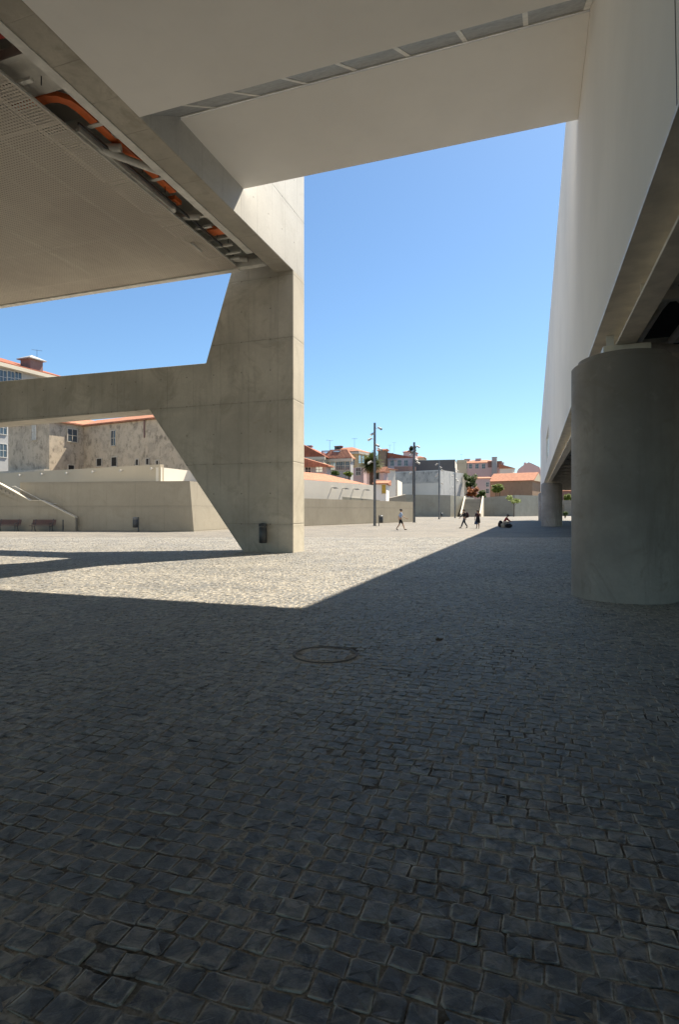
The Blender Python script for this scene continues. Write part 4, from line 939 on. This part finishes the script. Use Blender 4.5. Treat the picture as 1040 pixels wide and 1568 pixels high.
def person(label, loc, rz, J, top, bottom, bottom_len, hairlong=False, sleeve=1.0, skirt=False, barelegs=True):
    """J: joints in local metres, the person facing -y"""
    t = thing('person', label, 'person', loc, rz)
    V = []; E = []; Rr = []
    def v(p, r, par=None):
        V.append(tuple(p)); Rr.append(r)
        if par is not None: E.append((par, len(V)-1))
        return len(V)-1
    pel = v(J['pelvis'], (.14, .11)); ch = v(lerp(J['pelvis'], J['neck'], .55), (.135, .10), pel); sh = v(lerp(J['pelvis'], J['neck'], .86), (.14, .085), ch)
    nk = v(J['neck'], .052, sh); hd = v(lerp(J['neck'], J['head'], .5), .07, nk); h2 = v(J['head'], (.078, .092), hd); h3 = v((J['head'][0], J['head'][1], J['head'][2]+.085), .06, h2)
    for s_ in 'lr':
        hip = v(J['hip_'+s_], .085, pel); kn = v(J['knee_'+s_], .055, hip); cf_ = v(lerp(J['knee_'+s_], J['ankle_'+s_], .3), .055, kn); an = v(J['ankle_'+s_], .036, cf_)
        v(J['toe_'+s_], .032, an)
        sl = v(J['sh_'+s_], .055, sh); el = v(J['el_'+s_], .04, sl); wr = v(J['wr_'+s_], .026, el)
        d = (Vector(J['wr_'+s_])-Vector(J['el_'+s_])).normalized(); pm = v(Vector(J['wr_'+s_])+d*.06, (.035, .018), wr)
        up = Vector((0, 1, 0)).cross(d).normalized() if abs(d.y) < .9 else Vector((1,0,0)); up = d.cross(up).normalized()
        for k, Lf in enumerate((.07, .085, .08, .06)):
            base = Vector(V[pm])+d*.03+up*(.024-.016*k); f1 = v(base, .0095, pm); f2 = v(base+d*Lf*.55+Vector((0,-.006,0)), .0085, f1); v(base+d*Lf+Vector((0,-.02,0)), .007, f2)
        b = Vector(J['wr_'+s_])+d*.03+up*.03; f1 = v(b, .0105, wr); v(b+d*.045+up*.025, .0085, f1)
    # nose, ears
    hx, hy, hz = J['head']
    body = skin_mesh('body', V, E, Rr, 'skin', t, 1)
    MB().ball((hx, hy-.098, hz-.012), .014, .02, .022).ball((hx-.083, hy+.005, hz-.01), .012, .02, .032).ball((hx+.083, hy+.005, hz-.01), .012, .02, .032).build('nose_and_ears', 'skin', t)
    for sx in (-1, 1): MB().ball((hx+sx*.032, hy-.084, hz+.015), .012, .010, .008).build('eye', 'hair', t)
    MB().ball((hx, hy-.082, hz-.052), .024, .010, .007).build('mouth', 'c_plum', t)
    hm = MB().ball((hx, hy+.018, hz+.045), .098, .112, .098, 14, 8)
    if hairlong: hm.ball((hx, hy+.075, hz-.06), .095, .065, .15, 12, 8)
    hm.build('hair', 'hair', t)
    # clothes follow the joints
    pl, ns = J['pelvis'], J['neck']
    sv_ = [lerp(pl, ns, -.05), lerp(pl, ns, .3), lerp(pl, ns, .6), lerp(pl, ns, .86), lerp(pl, ns, .97)]; sr = [(.158,.128), (.15,.115), (.155,.118), (.155,.10), (.07,.07)]; se = [(0,1),(1,2),(2,3),(3,4)]
    for s_ in 'lr':
        n = len(sv_); sv_ += [J['sh_'+s_], lerp(J['sh_'+s_], J['el_'+s_], .9)]; sr += [.07, .056]; se += [(3,n),(n,n+1)]
        if sleeve > 1: sv_.append(lerp(J['el_'+s_], J['wr_'+s_], .95)); sr.append(.042); se.append((n+1,n+2))
    skin_mesh('shirt', sv_, se, sr, top, t, 1)
    if skirt:
        kz = (J['knee_l'][2]+J['knee_r'][2])/2+.03; cx_ = (J['knee_l'][0]+J['knee_r'][0])/2; cy_ = (J['knee_l'][1]+J['knee_r'][1])/2
        MB().lathe([(.22, kz), (.205, (kz+pl[2])/2), (.165, pl[2]+.06), (.15, pl[2]+.14)], (cx_+pl[0])/2, (cy_+pl[1])/2, 18).build('skirt', bottom, t)
    else:
        sv_ = [lerp(pl, ns, .12), pl]; sr = [(.15,.12), (.155,.125)]; se = [(0,1)]
        for s_ in 'lr':
            n = len(sv_); sv_ += [J['hip_'+s_], lerp(J['hip_'+s_], J['knee_'+s_], .95)]; sr += [.105, .08]; se += [(1,n),(n,n+1)]
            if bottom_len > 1: sv_.append(lerp(J['knee_'+s_], J['ankle_'+s_], .95)); sr.append(.06); se.append((n+1,n+2))
        skin_mesh('trousers', sv_, se, sr, bottom, t, 1)
    for s_ in 'lr':
        a, b = Vector(J['ankle_'+s_]), Vector(J['toe_'+s_]); sv_ = [a+(a-b)*.25+Vector((0,0,-.02)), a+(b-a)*.5+Vector((0,0,-.012)), b+(b-a)*.18]
        skin_mesh('shoe', [tuple(q) for q in sv_], [(0,1),(1,2)], [.048, .048, .038], 'shoe', t, 1)
    return t
def walk(stride, arm=.25, lean=0.04):
    s = stride
    return dict(pelvis=(0,0,.95), neck=(0,-lean,1.46), head=(0,-lean-.02,1.62), hip_l=(.09,0,.90), hip_r=(-.09,0,.90),
        knee_l=(.09,-s*.55,.50), ankle_l=(.09,-s*.95,.10), toe_l=(.09,-s*.95-.17,.07), knee_r=(-.09,s*.22,.50), ankle_r=(-.09,s*.9,.15), toe_r=(-.09,s*.9-.12,.045),
        sh_l=(.19,-lean,1.40), el_l=(.24,arm*.5,1.13), wr_l=(.23,arm*.35,.90), sh_r=(-.19,-lean,1.40), el_r=(-.24,-arm*.6,1.15), wr_r=(-.22,-arm*1.5,1.0))
person('man in light blue shirt and black shorts walking to the right across the sunny plaza', P(613.5, 46), R(90)-R(5), walk(.36, .3), 'c_blue', 'c_black', .95)
w = person('man in black clothes with a backpack walking to the left, beside a woman', P(711.5, 51.3), R(-90)+R(8), walk(.36, .2), 'c_black', 'c_navy', 2, sleeve=2)
bp = MB().ball((0, .26, 1.22), .19, .15, .27, 14, 8).ball((0, .36, 1.12), .14, .08, .15)
o = bp.build('backpack', 'c_plum', None, w.location, w.rotation_euler.z); tag(o, 'dark backpack worn by the man in black', 'backpack')
stand = dict(pelvis=(0,0,.90), neck=(0,-.02,1.38), head=(0,-.05,1.54), hip_l=(.09,0,.86), hip_r=(-.09,0,.86), knee_l=(.09,-.02,.48), ankle_l=(.09,0,.09), toe_l=(.10,-.16,.045), knee_r=(-.09,-.03,.48), ankle_r=(-.10,0,.09), toe_r=(-.12,-.16,.045),
    sh_l=(.17,0,1.31), el_l=(.25,-.10,1.10), wr_l=(.12,-.22,1.30), sh_r=(-.17,0,1.31), el_r=(-.25,.03,1.05), wr_r=(-.27,-.05,.82))
w = person('woman in a dark dress standing with one hand raised, blue bag at her side', P(732.3, 51.0), R(-20), stand, 'c_plum', 'c_black', 1, hairlong=True, skirt=True)
o = MB().hexa([(-.16,-.08,0),(.16,-.08,0),(.16,.08,0),(-.16,.08,0)], [(-.13,-.05,.28),(.13,-.05,.28),(.13,.05,.28),(-.13,.05,.28)]).path([(-.1,0,.28),(-.07,0,.46),(.07,0,.46),(.1,0,.28)], .012).build('handbag', 'bagblue', None, P(729.8, 50.9, .38), .3)
tag(o, 'blue handbag held by the woman in the dark dress', 'bag')
seat = dict(pelvis=(0,0,.52), neck=(0,-.28,.98), head=(0,-.38,1.12), hip_l=(.1,0,.50), hip_r=(-.1,0,.50), knee_l=(.15,-.42,.53), ankle_l=(.15,-.40,.09), toe_l=(.16,-.56,.045), knee_r=(-.15,-.42,.53), ankle_r=(-.14,-.34,.09), toe_r=(-.15,-.50,.045),
    sh_l=(.18,-.24,.92), el_l=(.24,-.40,.70), wr_l=(.14,-.58,.62), sh_r=(-.18,-.24,.92), el_r=(-.24,-.40,.70), wr_r=(-.10,-.58,.60))
sp = P(772.3, 53.5)
person('person in red top and beige trousers sitting bent forward at the shadow edge', sp, R(62), seat, 'c_red', 'c_beige', 2, sleeve=2)
tag(MB().lathe([(.26, 0), (.28, .03), (.28, .36), (.25, .40)], n=20).build('stone_seat', 'retain', None, sp), 'low round stone seat under the person in red', 'seat')
tag(MB().ball((0,0,.34), .22, .26, .34, 14, 8).ball((-.16,0,.28), .1, .17, .2).build('rucksack', 'c_black', None, P(767.2, 53.9, .0)), 'dark rucksack leaning behind the seated person', 'rucksack')
tag(MB().ball((0,0,.2), .36, .2, .2, 14, 8).path([(-.18,0,.32),(-.1,0,.52),(.1,0,.52),(.18,0,.32)], .016).build('travel_bag', 'c_black', None, P(779.5, 52.6, .0)), 'black bag lying on the ground before the seated person', 'bag')
